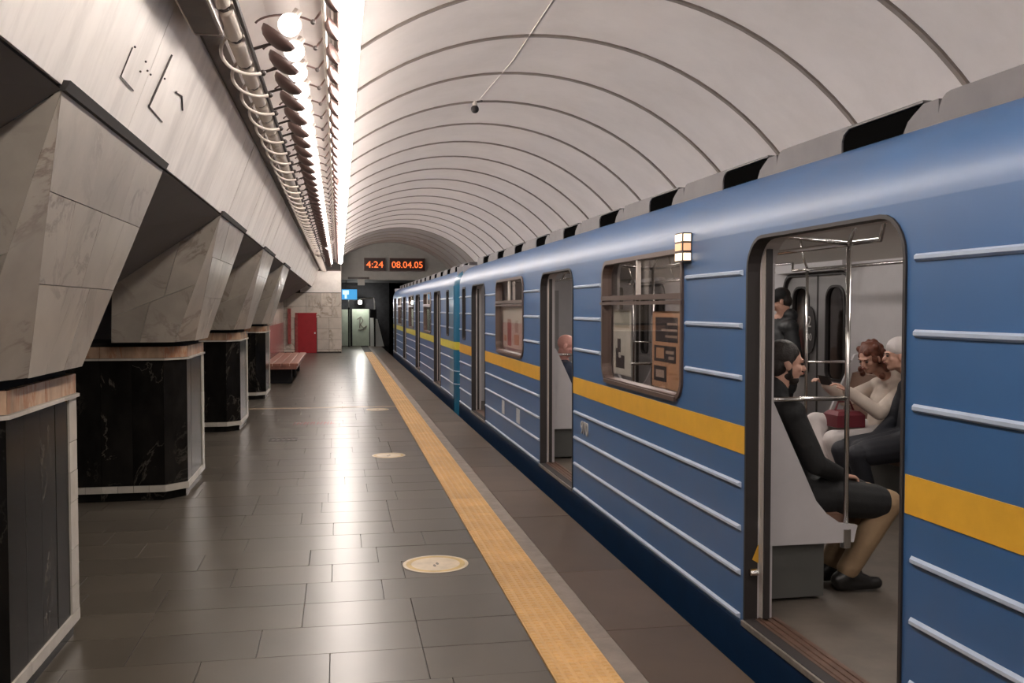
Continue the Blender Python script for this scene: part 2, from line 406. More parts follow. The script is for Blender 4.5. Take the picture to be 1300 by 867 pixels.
# ---- left sloping wall: backing + panels
wall_left = struct('wall_left', MB().prism_y([(WX0-0.02,WZ0-0.01),(WX1-0.02,WZ1),(WX1-0.12,WZ1+0.05),(WX0-0.12,WZ0)], Y_NEAR, Y_END), 'dark_gap',
                   'white sloping panelled wall above the marble pylons', 'wall')
PW = 1.155
wp = MB().hexa([(WX0-0.03,0.001,WZ0+0.006),(WX0-0.03,PW-0.001,WZ0+0.006),(WX1-0.03,PW-0.001,WZ1+0.006),(WX1-0.03,0.001,WZ1+0.006)],
               [(WX0,0.001,WZ0),(WX0,PW-0.001,WZ0),(WX1,PW-0.001,WZ1),(WX1,0.001,WZ1)]).mesh('wall_panel', 'wall_white')
PN = PW/2
wn = MB().hexa([(WX0-0.03,0.005,WZ0+0.006),(WX0-0.03,PN-0.005,WZ0+0.006),(WX1-0.03,PN-0.005,WZ1+0.006),(WX1-0.03,0.005,WZ1+0.006)],
               [(WX0,0.005,WZ0),(WX0,PN-0.005,WZ0),(WX1,PN-0.005,WZ1),(WX1,0.005,WZ1)]).mesh('wall_panel', 'wall_white')
y = 0.05-PW*5
while y < Y_END-0.1:
    near = y < 8.0
    d_ = 0.001 if near else 0.004
    o = put('wall_panel', wp if near else wn, wall_left, (random.uniform(-d_,d_), y, 0)); y += PW if near else PN
# ---- cornice strip
struct('trim_1', MB().prism_y([(-0.735,3.145),(-0.705,3.125),(-0.625,3.185),(-0.625,3.225),(-0.72,3.24)], Y_NEAR, Y_END), 'cornice_brown', 'dark brown cornice strip along the top of the sloping wall', 'trim')

# ---- cove above the lamps
cv = [(-0.72,3.20),(-0.60,3.34),(-0.42,3.45),(-0.22,3.505),(0.0,3.50)]; cvb = [(x,z+0.05) for x,z in cv[::-1]]
struct('ceiling_cove', MB().prism_y(cv+cvb, Y_NEAR, Y_END), 'vault_white', 'white curved cove behind the row of lamps', 'ceiling')

# ---- floor
FX0, TX0, TX1, CXE, EX = -4.4, 0.95, 1.25, 1.36, 1.83
floor = struct('floor', MB().box(FX0, EX-0.005, Y_NEAR, 44, -0.30, -0.012), 'grout', 'polished grey stone platform floor', 'floor')
ROW = 0.405; tile_me = {}
def tile(wd):
    if wd not in tile_me: tile_me[wd] = MB().bbox(0.0015, wd-0.0015, 0.0015, ROW-0.0015, -0.012, 0, 0.0015).mesh('floor_tile', 'granite')
    return tile_me[wd]
far_tiles = MB(); nt_ = 0
y = 2.2; row = 0
rng = random.Random(3)
while y < 43.5:
    x = TX0-0.002
    first = True
    while x > -1.75 or (x > -4.2 and y > 3):
        wd = rng.choice((0.45, 0.55, 0.60, 0.70, 0.80))
        if first: wd = rng.choice((0.35, 0.45, 0.55, 0.70)); first = False
        if x-wd < -4.3: break
        wd = round(wd, 2)
        near = y < 15.2 and x > -1.45
        if near and nt_ < 290:
            nt_ += 1
            o = put('floor_tile', tile(wd), floor, (x-wd, y, rng.uniform(-0.0006, 0.0006)))
            o.rotation_euler = (rng.uniform(-0.0012,0.0012), rng.uniform(-0.0012,0.0012), 0)
        else:
            far_tiles.bbox(x-wd+0.0015, x-0.0015, y+0.0015, y+ROW-0.0015, -0.012, rng.uniform(-0.0006,0.0006), 0.0015)
        x -= wd
    y += ROW; row += 1
tag(far_tiles.build('floor_tile_field', 'granite', floor), kind='stuff')
MB().box(FX0, TX0, Y_NEAR, 2.2, -0.012, 0).build('floor_slab', 'granite', floor)
# tactile pavers
TP = 0.30; mb = MB().bbox(TX0+0.001, TX1-0.001, 0.001, TP-0.001, -0.012, 0.003, 0.001)
for i in range(6):
    xx = TX0+0.025+i*0.05
    for j in range(7):
        yy = 0.006+j*(TP/7); a, b = 0.017, 0.011; l = TP/7-0.010; h = 0.0085
        mb.add([(xx-a,yy,0.003),(xx+a,yy,0.003),(xx+a,yy+l,0.003),(xx-a,yy+l,0.003),(xx-b,yy+0.006,h),(xx+b,yy+0.006,h),(xx+b,yy+l-0.006,h),(xx-b,yy+l-0.006,h)],
               [(4,5,6,7),(0,1,5,4),(1,2,6,5),(2,3,7,6),(3,0,4,7)])
tp = mb.mesh('tactile_paver', 'tactile')
tact = thing('tactile_strip', 'yellow ribbed tactile warning strip running along the platform', 'tactile strip', (0, 2.2, 0))
y = 2.2
while y < 36.2:
    put('tactile_paver', tp, tact, (0, y-2.2, 0)); y += TP
# cement joint pieces and edge slabs
y = 1.9
while y < 42:
    l = rng.choice((1.2, 1.5, 1.8))
    MB().bbox(TX1+0.002, CXE-0.002, y+0.002, y+l-0.002, -0.012, 0.001+rng.uniform(-0.001,0.001), 0.002).build('joint_slab', 'cement', floor)
    y += l
y = 1.5
while y < 43:
    l = rng.choice((1.1, 1.35, 1.6))
    MB().bbox(CXE+0.001, EX, y+0.0015, y+l-0.0015, -0.012, rng.uniform(-0.0008,0.0008), 0.003).build('edge_slab', 'granite_edge', floor)
    y += l
struct('wall_platform_edge', MB().box(EX-0.10, EX-0.02, Y_NEAR, 44, -1.15, -0.03), 'tunnel_dark', 'dark concrete side of the platform above the track', 'wall')
struct('track_bed', MB().box(EX-0.1, 5.3, Y_NEAR, 60, -1.30, -1.15), 'tunnel_dark', 'dark track bed under the train', 'ground')
# central hall side
struct('wall_hall', MB().box(-4.6, -4.4, Y_NEAR, 44, -0.3, 3.2), 'soffit', 'dim wall beyond the pylons', 'wall')
struct('ceiling_hall', MB().box(-4.6, -2.75, Y_NEAR, 44, 3.2, 3.3), 'soffit', 'dim ceiling of the hall beyond the pylons', 'ceiling')

# ================================================================== PYLONS
PC = [4.65, 9.30, 13.93, 18.52]
def soff_z(x): return WZ0-(WX0-x)*0.70
pyl_lab = ['huge marble pylon with black base cut by the left frame edge', 'second marble pylon, its whole black base in view beside the floor',
           'third marble pylon, black base between the second and the last', 'farthest marble pylon beside the bench, slimmest in view']
for pi, c in enumerate(PC):
    root = thing('marble_pylon', pyl_lab[pi], 'column', (-1.9, c, 0), 'marble pylons along the platform')
    # plan outline of base (front = +X), chamfered
    hb, ch, xf, xb = 0.68, 0.17, -1.335, -2.45
    out = [(xf, c-hb+ch), (xf, c+hb-ch), (xf-ch, c+hb), (xb+ch, c+hb), (xb, c+hb-ch), (xb, c-hb+ch), (xb+ch, c-hb), (xf-ch, c-hb)]
    def poly(off): 
        cx0 = (xf+xb)/2
        return [(cx0+(x-cx0)*(1+off/abs(xf-cx0)), c+(yy-c)*(1+off/hb)) for x, yy in out]
    def solid(off, z0, z1, name, m):
        p = poly(off); n = 8; vs = [(x,yy,z0) for x,yy in p]+[(x,yy,z1) for x,yy in p]
        MB().add(vs, [tuple(range(7,-1,-1)), tuple(range(8,16))]+[(i,(i+1)%n,(i+1)%n+n,i+n) for i in range(n)]).build(name, m, root)
    solid(-0.035, 0.0, 1.375, 'core', 'void_dark')
    solid(-0.02, 0.0, 0.075, 'foot', 'marble_black')
    segs = [(6,7,3,0), (7,0,1,1), (0,1,4,2), (1,2,1,1), (2,3,3,0)]
    for a, b, n, kind in segs:
        def seg(off): p = poly(off); return p[a], p[b]
        def band(off, z0, z1, k, name, m, th=0.02):
            (xa,ya),(xb_,yb) = seg(off)
            clad([(xa,ya,z0),(xb_,yb,z0),(xb_,yb,z1),(xa,ya,z1)], [i/k for i in range(k+1)], [0,1], th, 0.003, name, m, root, 0.001)
        if kind == 2:   # front: dark slabs, then a white upright at the far end
            (xa,ya),(xb_,yb) = seg(0)
            cuts = [0, .22, .44, .66, .865]
            clad([(xa,ya,0.135),(xb_,yb,0.135),(xb_,yb,1.225),(xa,ya,1.225)], cuts, [0,1], 0.02, 0.003, 'dark_slab', 'marble_black', root, 0.001)
            clad([(xa+.008,ya,0.135),(xb_+.008,yb,0.135),(xb_+.008,yb,1.225),(xa+.008,ya,1.225)], [.87, 1.0], [0,.13,.3,.52,.66,.8,1], 0.025, 0.003, 'upright_tile', 'marble_trim', root, 0.001)
        else:
            band(0, 0.135, 1.225, n, 'dark_slab', 'marble_black')
        band(0.008, 0.075, 0.135, max(1, n*(2 if kind == 0 else 1)), 'plinth_tile', 'marble_trim')
        band(0.02, 1.225, 1.245, n, 'bead_piece', 'marble_trim', 0.03)
        band(0.006, 1.245, 1.345, n, 'cap_stone', 'marble_tan', 0.03)
    # upper marble funnel
    xt, zt, ht = WX0, WZ0-0.015, 1.0
    zb, xm, hm = 1.385, -1.275, 0.84
    T0 = (xt, c-ht, zt); T1 = (xt, c+ht, zt)
    b0 = (xm, c-hm+0.42, zb); b1 = (xm, c+hm-0.42, zb)
    f0 = (xm-0.11, c-hm+0.03, zb); f1 = (xm-0.11, c+hm-0.03, zb)
    i0 = (-1.9, c-hm+0.03, zb); i1 = (-1.9, c+hm-0.03, zb)
    xi = -1.86; s0 = (xi, c-ht+0.06, soff_z(xi)); s1 = (xi, c+ht-0.06, soff_z(xi))
    g = 0.03
    # core of the funnel (dark joints)
    core = MB().add([(b0[0]-g,b0[1],zb+.01),(b1[0]-g,b1[1],zb+.01),(xt-g,c+ht-g,zt-.01),(xt-g,c-ht+g,zt-.01),(f0[0]-g,f0[1]+g,zb+.01),(f1[0]-g,f1[1]-g,zb+.01),
                     (xi,i0[1]+g,zb+.01),(xi,i1[1]-g,zb+.01),(xi,s0[1]+g,s0[2]-.01),(xi,s1[1]-g,s1[2]-.01)],
                    [(0,1,2,3),(0,3,4),(1,5,2),(4,3,8,6),(5,7,9,2),(6,8,9,7),(2,9,8,3),(0,4,6,7,5,1)])
    core.build('funnel_core', 'grout', root)
    clad([b0,b1,T1,T0], [[0,.3,.62,1],[0,.22,.5,.78,1],[0,.35,.7,1]], [0,.36,.68,1], 0.025, 0.004, 'marble_slab', 'marble_pale', root)
    # near and far facets (triangles) between front and flanks
    def tri(p, q, r):
        p, q, r = Vector(p), Vector(q), Vector(r); n = (q-p).cross(r-p).normalized(); cen = (p+q+r)/3
        if n.x < 0: n = -n
        P = [a+(cen-a)*0.012 for a in (p,q,r)]
        MB().add([a-n*0.025 for a in P]+P, [(2,1,0),(3,4,5),(0,1,4,3),(1,2,5,4),(2,0,3,5)]).build('marble_facet', 'marble_pale', root)
    tri(f0, b0, T0); tri(b1, f1, T1)
    clad([i0,f0,T0,s0], [[0,.45,1],[0,.62,1]], [0,.46,1], 0.025, 0.005, 'flank_slab', 'marble_pale', root)
    clad([f1,i1,s1,T1], [[0,.55,1],[0,.38,1]], [0,.46,1], 0.025, 0.005, 'flank_slab', 'marble_pale', root)
    # black joint bar along the top
    MB().hexa([(xt-.05,c-ht,zt-.012),(xt+.012,c-ht,zt-.005),(xt+.012,c+ht,zt-.005),(xt-.05,c+ht,zt-.012)],
              [(xt-.05,c-ht,zt+.035),(xt+.030,c-ht,zt+.030),(xt+.030,c+ht,zt+.030),(xt-.05,c+ht,zt+.035)]).build('top_joint_bar', 'dark_gap', root)
# soffits between the pylons
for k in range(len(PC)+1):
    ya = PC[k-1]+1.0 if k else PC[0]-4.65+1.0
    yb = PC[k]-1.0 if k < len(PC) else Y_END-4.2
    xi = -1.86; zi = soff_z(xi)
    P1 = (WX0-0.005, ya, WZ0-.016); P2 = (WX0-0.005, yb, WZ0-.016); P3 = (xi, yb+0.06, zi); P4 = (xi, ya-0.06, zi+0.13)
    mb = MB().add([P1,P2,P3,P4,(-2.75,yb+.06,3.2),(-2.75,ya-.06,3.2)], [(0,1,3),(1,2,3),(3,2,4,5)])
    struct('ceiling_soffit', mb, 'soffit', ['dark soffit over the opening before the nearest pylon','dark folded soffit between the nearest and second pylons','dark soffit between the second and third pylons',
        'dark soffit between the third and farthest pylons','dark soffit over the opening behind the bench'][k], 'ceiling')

# ================================================================== END OF THE STATION
wall_end = struct('wall_end', MB().box(-2.6, 0.09, Y_END+0.03, Y_END+0.6, -0.01, 3.4), 'grout', 'pale marble end wall beside the tunnel mouth', 'wall')
rows = [0, .14, .50, .90, 1.32, 1.74, 2.24]
for j in range(6):
    cuts = [-2.55, -2.05, -1.62, -0.80, -0.36, 0.09] if j < 4 else [-2.55, -1.9, -1.2, -0.66, -0.25, 0.09]
    for i in range(5):
        if j < 4 and i == 2: continue
        MB().box(cuts[i]+.004, cuts[i+1]-.004, Y_END, Y_END+0.03, rows[j]+.004, rows[j+1]-.004).build('marble_slab', 'end_marble', wall_end)
MB().box(-1.4, 0.09, Y_END-0.02, Y_END+0.03, 2.26, 3.06).build('lintel_panel', 'wall_white', wall_end)
MB().box(-1.4, 0.09, Y_END-0.03, Y_END+0.03, 3.06, 3.10).build('lintel_trim', 'lamp_brown', wall_end)
MB().box(-2.6, 0.09, Y_END-0.015, Y_END+0.02, 0, 0.05).build('base_strip', 'grout', wall_end)
MB().box(0.085, 0.10, Y_END, Y_END+5.2, 0, 3.4).build('return_face', 'end_marble', wall_end)
# red door
d1 = bpy.data.objects.new('door_1', None); COL.objects.link(d1); d1.location = (-1.2, Y_END, 0); tag(d1, 'small red metal door in the marble end wall', 'door', kind='structure')
MB().box(-1.50, -0.82, Y_END-0.05, Y_END+0.02, 0.01, 1.46).build('door_leaf', 'red_door', d1)
MB().box(-1.60, -1.50, Y_END-0.03, Y_END+0.02, 0.01, 1.49).build('door_jamb', 'paint_red_worn', d1)
MB().box(-0.90, -0.855, Y_END-0.12, Y_END-0.05, 0.72, 0.78).build('handle', 'steel_white', d1)
MB().box(-1.60, -0.80, Y_END-0.03, Y_END+0.02, 1.46, 1.50).build('door_head', 'red_door', d1)
tag(MB().box(-1.86, -1.74, Y_END-0.10, Y_END-0.005, 0.35, 1.66).build('red_panel', 'paint_red_worn'), 'narrow dark red upright panel left of the red door', 'panel')
# side wall of the last bay
wb = struct('wall_bay', MB().box(-2.2, -2.02, 20.2, Y_END+0.03, 0, 2.6), 'grout', 'side wall with pink lower slabs behind the bench', 'wall')
yy = 20.2
while yy < Y_END-0.2:
    MB().box(-2.02, -2.0, yy+.003, yy+1.31, 0.003, 1.15).build('wall_slab', 'bay_pink', wb)  # lower slabs coloured pink
    MB().box(-2.02, -2.0, yy+.003, yy+1.31, 1.156, 2.45).build('wall_slab', 'end_marble', wb); yy += 1.316
# bench
bn = thing('bench', 'brown wooden platform bench with a dark base near the red door', 'bench', (-1.25, 23.9, 0))
for i in range(4):
    x0 = -1.62+i*0.185
    MB().bbox(x0, x0+0.175, 21.3, 26.6, 0.40, 0.46, 0.008).build('seat_plank', 'bench_wood', bn)
MB().box(-1.60, -0.92, 21.32, 26.58, 0.33, 0.40).build('seat_frame', 'bench_wood', bn)
for yy in (21.6, 23.6, 25.8): MB().box(-1.55, -1.05, yy, yy+0.5, 0, 0.33).build('support', 'void_dark', bn)
# portal lunette and tunnel
prt = MB(); 
zb = 2.76
top = [(x, z) for x, z in arc_pts(RV+0.01, 20, 137, 24) if z >= zb]
pts = [(4.55, zb)]+top+[(0.10, zb)]
n = len(pts); prt.add([(x,Y_END+0.75,z) for x,z in pts]+[(x,Y_END+0.95,z) for x,z in pts], [tuple(range(n)), tuple(range(2*n-1,n-1,-1))]+[(i,(i+1)%n,(i+1)%n+n,i+n) for i in range(n)])
struct('wall_portal', prt, 'portal_grey', 'grey lunette wall over the tunnel mouth', 'wall')
struct('ceiling_tunnel', MB().box(0.09, 5.3, Y_END+0.8, 60, 2.80, 2.95), 'tunnel_dark', 'dark tunnel roof', 'ceiling')
struct('wall_tunnel_right', MB().box(5.0, 5.2, Y_END+0.8, 60, -1.2, 2.9), 'tunnel_dark', 'dark tunnel side wall', 'wall')
struct('wall_tunnel_back', MB().box(1.75, 5.2, 59.5, 60, -1.2, 2.9), 'tunnel_dark', 'dark end of the tunnel', 'wall')
struct('wall_service', MB().box(0.1, 2.2, 42.2, 42.6, 0, 2.9), 'tunnel_dark', 'dark wall at the far platform end', 'wall')
struct('wall_tunnel_left', MB().box(2.05, 2.2, 42.6, 60, -1.2, 2.9), 'tunnel_dark', 'dark inner tunnel wall', 'wall')
d2 = bpy.data.objects.new('door_2', None); COL.objects.link(d2); d2.location = (0.9, 42.1, 0); tag(d2, 'pale green double service door under the blue sign', 'door', kind='structure')
MB().box(0.12, 0.50, 42.13, 42.2, 0.02, 1.62).build('door_leaf', 'service_door', d2)
lf = MB().box(0.58, 1.32, 42.10, 42.2, 0.02, 1.64).build('door_leaf', 'service_door', d2)
for pl in ([(.80,1.18),(.95,1.30),(1.05,1.12),(.92,.95),(1.08,.80),(1.2,.9)], [(.84,.72),(1.10,.74)], [(.92,1.25),(.90,.80)]):
    MB().tube([(x,42.095,z) for x,z in pl], 0.018, 5).build('graffiti_stroke', 'sticker_mark', d2)
MB().box(0.50, 0.58, 42.1, 42.2, 0.02, 1.66).build('post', 'void_dark', d2)
tag(MB().box(1.36, 1.52, 42.0, 42.1, 0.0, 1.25).build('switch_cabinet', 'steel_white'), 'narrow white cabinet right of the green service door', 'cabinet')
sp = thing('slanted_board', 'bright white slanted board at the far platform edge', 'board', (1.75, 41.8, 0))
MB().hexa([(1.58,41.8,0),(1.95,41.8,0),(1.95,41.85,0),(1.58,41.85,0)], [(1.55,41.8,1.2),(1.66,41.8,1.2),(1.66,41.85,1.2),(1.55,41.85,1.2)]).build('board', 'steel_white', sp)
MB().hexa([(1.52,41.78,0),(1.58,41.78,0),(1.58,41.85,0),(1.52,41.85,0)], [(1.50,41.78,1.25),(1.55,41.78,1.25),(1.55,41.85,1.25),(1.50,41.85,1.25)]).build('edge', 'lamp_dark', sp)
fr = thing('barrier_frame', 'thin metal arch frame round the far service door', 'frame', (0.9, 41.6, 0))
MB().tube([(0.42,41.6,1.7),(0.42,41.6,2.05),(1.5,41.6,2.12),(1.54,41.6,1.95),(1.54,41.6,1.6)], 0.035, 6).build('rail', 'portal_grey', fr)
MB().box(1.36, 1.62, 41.56, 41.66, 1.25, 1.62).build('control_box', 'void_dark', fr)
MB().tube([(1.54,41.6,0),(1.54,41.6,1.3)], 0.03, 6).build('post', 'void_dark', fr)
MB().tube([(0.42,41.6,0),(0.42,41.6,1.7)], 0.03, 6).build('post', 'void_dark', fr)
sg = thing('blue_sign', 'glowing blue sign hanging at the far platform end', 'sign', (0.4, 38.2, 2.75))
MB().box(0.12, 0.72, 38.2, 38.3, 2.02, 2.42).build('housing', 'blue_sign', sg)
MB().box(0.16, 0.40, 38.19, 38.2, 2.22, 2.38).build('print_block', 'sign_white', sg)
MB().box(0.24, 0.32, 38.19, 38.2, 2.06, 2.22).build('print_block', 'sign_white', sg)
MB().tube([(0.3,38.25,2.42),(0.3,38.25,2.82)], 0.015, 6).build('hanger', 'lamp_dark', sg)
ws = thing('work_light', 'small bright round lamp above the green service door', 'lamp', (0.92, 41.9, 1.9))
MB().ell((0.92,41.86,1.93), (0.07,0.05,0.07)).build('bulb', 'spot_white', ws, True)
MB().box(0.84, 1.0, 41.9, 42.2, 1.84, 2.02).build('housing', 'lamp_dark', ws)
br = thing('ceiling_bracket', 'dark bracket with a small grey box under the lunette', 'bracket', (0.8, 36.6, 2.75))
MB().box(0.35, 1.15, 36.5, 36.7, 2.78, 2.86).build('beam', 'lamp_dark', br)
MB().box(0.72, 0.98, 36.5, 36.7, 2.55, 2.78).build('junction_box', 'portal_grey', br)
for nm, x0, x1, txt, lb in (('interval_display', 0.98, 1.76, '4:24', 'smaller orange digital display reading 4:24'), ('clock_display', 1.95, 3.27, '08.04.05', 'wider orange digital clock display reading 08.04.05')):
    y0 = Y_END+0.60
    dp = thing(nm, lb, 'display', ((x0+x1)/2, y0, 3.1), 'digital displays over the tunnel mouth')
    MB().box(x0, x1, y0, y0+0.15, 3.13, 3.58).build('housing', 'display_black', dp)
    MB().box(x0-.02, x1+.02, y0+0.02, y0+0.15, 3.11, 3.60).build('rim', 'lamp_brown', dp)
    t = text_mesh('digits', txt, 0.37, 'led_orange', dp, ((x0+x1)/2, y0-0.012, 3.225), (PI/2,0,0), 0.008)
    wd = t.dimensions.x
    bb = [v.co.x for v in t.data.vertices]; s = (x1-x0-0.14)/(max(bb)-min(bb)); t.scale = (s, 0.95, 1)

# ================================================================== LIGHTING GALLERY
def along(label_first, k, total): return label_first
LP = 0.557; LY0 = 5.60
def RAIL_P(y): return (-0.4908, y, 3.151)
rail = thing('lamp_rail', 'long thin dark rail carrying the row of bowl lamps', 'rail', (-0.43, 4, 2.96))
MB().tube([(-0.478,3.2,3.151),(-0.478,35.6,3.151)], 0.014, 6).build('bar', 'lamp_dark', rail)
rail2 = thing('tube_rail', 'long thin pale rail beside the bright tube lights', 'rail', (-0.06, 4, 3.3))
MB().tube([(-0.075,3.2,3.37),(-0.075,35.6,3.37)], 0.014, 6).build('bar', 'lamp_cream', rail2)
def bowl(c, axis, rad, depth, n=14, m=4, th=0.006):
    """shallow bowl: rim circle centred on c facing axis, bulging to -axis"""
    ax = Vector(axis).normalized(); u = ax.cross(Vector((0,1,0))).normalized(); v = ax.cross(u); c = Vector(c)
    vs = []; 
    for s_, t_ in ((1, 0), (0.95, th)):
        for j in range(m):
            a = (j+1)/m*PI/2
            for k in range(n):
                an = 2*PI*k/n; vs.append(c-ax*(depth*math.cos(a)-t_ if j < m-1 else -0.0)+(u*math.cos(an)+v*math.sin(an))*rad*math.sin(a)*s_)
        vs.append(c-ax*(depth-t_))
    fs = []; N_ = m*n+1
    for o_ in (0, N_):
        fs += [(o_+m*n, o_+k, o_+(k+1)%n) for k in range(n)]
        for j in range(m-1): fs += [(o_+j*n+k, o_+(j+1)*n+k, o_+(j+1)*n+(k+1)%n, o_+j*n+(k+1)%n) for k in range(n)]
    j = m-1; fs += [(j*n+k, N_+j*n+k, N_+j*n+(k+1)%n, j*n+(k+1)%n) for k in range(n)]
    return MB().add(vs, fs)
KS = 1.136
class LB(MB):
    def build(s, name, m, parent=None, smooth=False, **k):
        s.v = [(x*KS, y*KS, 1.68+(z-1.68)*KS) for x, y, z in s.v]
        return MB.build(s, name, m, parent, smooth, **k)
def make_lamp():
    """local frame: origin on the rail at (-0.432, y, 2.975)"""
    r = thing('bowl_lamp', '', 'lamp', RAIL_P(0), 'bowl lamps along the cornice')
    W = lambda x, y, z: (x, y, z)
    # canister lying along the rail
    LB().tube([(-0.475,-0.20,2.968),(-0.475,-0.185,2.968),(-0.475,0.185,2.968),(-0.475,0.20,2.968)], 0.043, 10).build('canister', 'lamp_cream', r, True)
    for s in (-1, 1): LB().tube([(-0.475,s*0.205,2.968),(-0.475,s*0.235,2.968)], 0.030, 8).build('collar', 'lamp_dark', r)
    # hanging conduit loop
    pts = []
    for k in range(15):
        a = math.radians(105+k*200/14)
        pts.append((-0.430+0.120*math.cos(a)*1.0, -0.22+0.16*k/14, 2.915+0.088*math.sin(a)))
    LB().tube(pts, 0.0095, 6).build('conduit_loop', 'lamp_white', r, True)
    e = pts[-1]
    LB().ell(e, (0.016,0.016,0.016), 8, 6).build('knob', 'lamp_dark', r)
    # bowl reflector and globe
    ax = (0.58, -0.05, 0.80)
    LB().add(*(lambda q: (q.v, q.f))(bowl((-0.285,0,3.045), ax, 0.098, 0.062))).build('reflector', 'lamp_brown', r, True)
    LB().ell((-0.235,0.01,3.105), (0.058,0.058,0.058), 14, 10).build('globe', 'globe_light', r, True)
    LB().tube([(-0.205,0.01,3.155),(-0.19,0.01,3.18)], 0.022, 8).build('socket', 'lamp_white', r)
    LB().tube([(-0.425,0.02,2.975),(-0.36,0.01,2.995),(-0.32,0.0,3.005)], 0.008, 6).build('stem', 'lamp_dark', r)
    # thin arched wire over the globe
    pts = []
    for k in range(13):
        a = math.radians(165-k*130/12); pts.append((-0.25+0.16*math.cos(a), 0.05, 3.10+0.065*math.sin(a)))
    LB().tube(pts, 0.006, 5).build('arched_wire', 'lamp_brown', r, True)
    LB().ell(pts[-1], (0.014,0.02,0.014), 8, 6).build('knob', 'lamp_dark', r)
    LB().tube([pts[-1],(-0.075,0.10,3.215)], 0.006, 5).build('strut', 'lamp_brown', r)
    return r
lamp0 = make_lamp()
ordn = ['first','second','third','fourth','fifth','sixth','seventh','eighth','ninth','tenth']
nl = int((35.2-LY0)/LP)
for k in range(nl):
    if k in (33, 34): continue                 # gap in the row of bowls
    y = LY0+k*LP
    o = lamp0 if k == 0 else copy_tree(lamp0, None)
    o.location = RAIL_P(y)
    o['label'] = ('%s brown bowl lamp with white globe from the near end of the row' % ordn[k]) if k < 10 else 'small distant brown bowl lamp beyond the tenth in the row'
# bare canisters before the first bowl
for k in (1, 2, 3):
    o = thing('bare_canister', ['last','middle','nearest'][k-1]+' lampless cream canister on the rail before the first bowl lamp', 'canister', RAIL_P(LY0-k*LP), 'lampless canisters on the rail')
    for ch in lamp0.children:
        if ch.name.split('.')[0] in ('canister', 'collar'):
            c = ch.copy(); COL.objects.link(c); c.parent = o
# right-hand petals beside the tubes
pet = bowl((0,0,0), (0.85,-0.35,0.35), 0.075, 0.05, 12, 3).mesh('petal_shade', 'lamp_brown', True)
npet = int((35.3-4.0)/LP)
for k in range(npet):
    o = put('petal_shade', pet, None, (-0.015, 4.1+k*LP, 3.335))
    tag(o, ('%s petal shade along the bright tubes from the near end' % ordn[k]) if k < 10 else 'small distant petal shade along the bright tubes', 'lamp shade', 'petal shades beside the tubes')
# tubes
TL = 1.22
def make_tube():
    r = thing('tube_light', '', 'light', (0.075, 0, 3.37), 'tube lights along the vault')
    MB().tube([(0.085,-0.57,3.375),(0.085,-0.56,3.375),(0.085,0.56,3.375),(0.085,0.57,3.375)], 0.062, 12).build('tube', 'tube_light', r, True)
    for s in (-1,1): MB().tube([(0.085,s*0.572,3.375),(0.085,s*0.607,3.375)], 0.050, 10).build('end_cap', 'lamp_white', r)
    MB().prism_y([(0.004,3.375),(0.012,3.375),(0.012,3.448),(0.135,3.448),(0.135,3.456),(0.004,3.456)], -0.60, 0.60).build('added_shield', 'lamp_brown', r)  # added opaque flange, keeps tube light off the cove and nearby vault
    MB().box(0.06, 0.11, -0.45, 0.45, 3.456, 3.50).build('mounting', 'lamp_white', r)
    return r
tube0 = make_tube(); y = -5.2; k = 0
while y < 35.2:
    o = tube0 if k == 0 else copy_tree(tube0, None)
    o.location = (0.075, y, 3.37)
    vis = math.floor((y-5.2)/TL+0.5)
    o['label'] = ('%s glowing tube light from the top of the frame' % ordn[vis]) if 0 <= vis < 8 else ('glowing tube light overhead outside the frame' if vis < 0 else 'small distant glowing tube light in the line')
    y += TL; k += 1
# box lamp housing hanging at the cornice
bx = thing('cornice_box', 'grey box with a pale frame hung on the cornice at the frame top', 'box', (-0.64, 4.5, 2.95))
LB().hexa([(-0.625,3.55,2.90),(-0.50,3.55,2.90),(-0.50,4.42,2.90),(-0.625,4.42,2.90)], [(-0.61,3.55,3.02),(-0.48,3.55,3.02),(-0.48,4.42,3.02),(-0.61,4.42,3.02)]).build('housing', 'box_grey', bx)
LB().box(-0.615, -0.51, 3.58, 4.38, 2.885, 2.90).build('grille', 'cornice_brown', bx)
LB().tube([(-0.62,3.56,2.892),(-0.62,4.41,2.892),(-0.50,4.41,2.892),(-0.50,3.56,2.892)], 0.006, 5).build('wire_frame', 'lamp_white', bx)
# old sign marks on the sloping wall
mk = thing('bracket_marks', 'thin dark leftover bracket lines of a removed sign on white wall', 'marks', (-0.8, 5, 2.65))
def onwall(x, y): return (x+0.004, y, WZ0+(x-WX0)*(WZ1-WZ0)/(WX1-WX0)+0.0)
def wl(pts, r): MB().tube([onwall(*p) for p in pts], r, 5).build('mark', 'lamp_dark', mk)
wl([(-0.856, 4.268), (-0.903, 4.261), (-0.904, 4.514)], 0.003); wl([(-0.803, 4.919), (-0.903, 4.864)], 0.006); wl([(-0.903, 4.864), (-0.905, 5.229)], 0.003); wl([(-0.843, 5.267), (-0.837, 5.433), (-0.855, 5.573)], 0.004)
for p in [(-0.852, 4.299), (-0.853, 4.534), (-0.872, 4.51), (-0.861, 4.614), (-0.861, 4.687), (-0.844, 4.955), (-0.841, 5.283)]:
    MB().ell(onwall(*p), (0.005,0.007,0.005), 8, 6).build('plug', 'lamp_dark', mk)
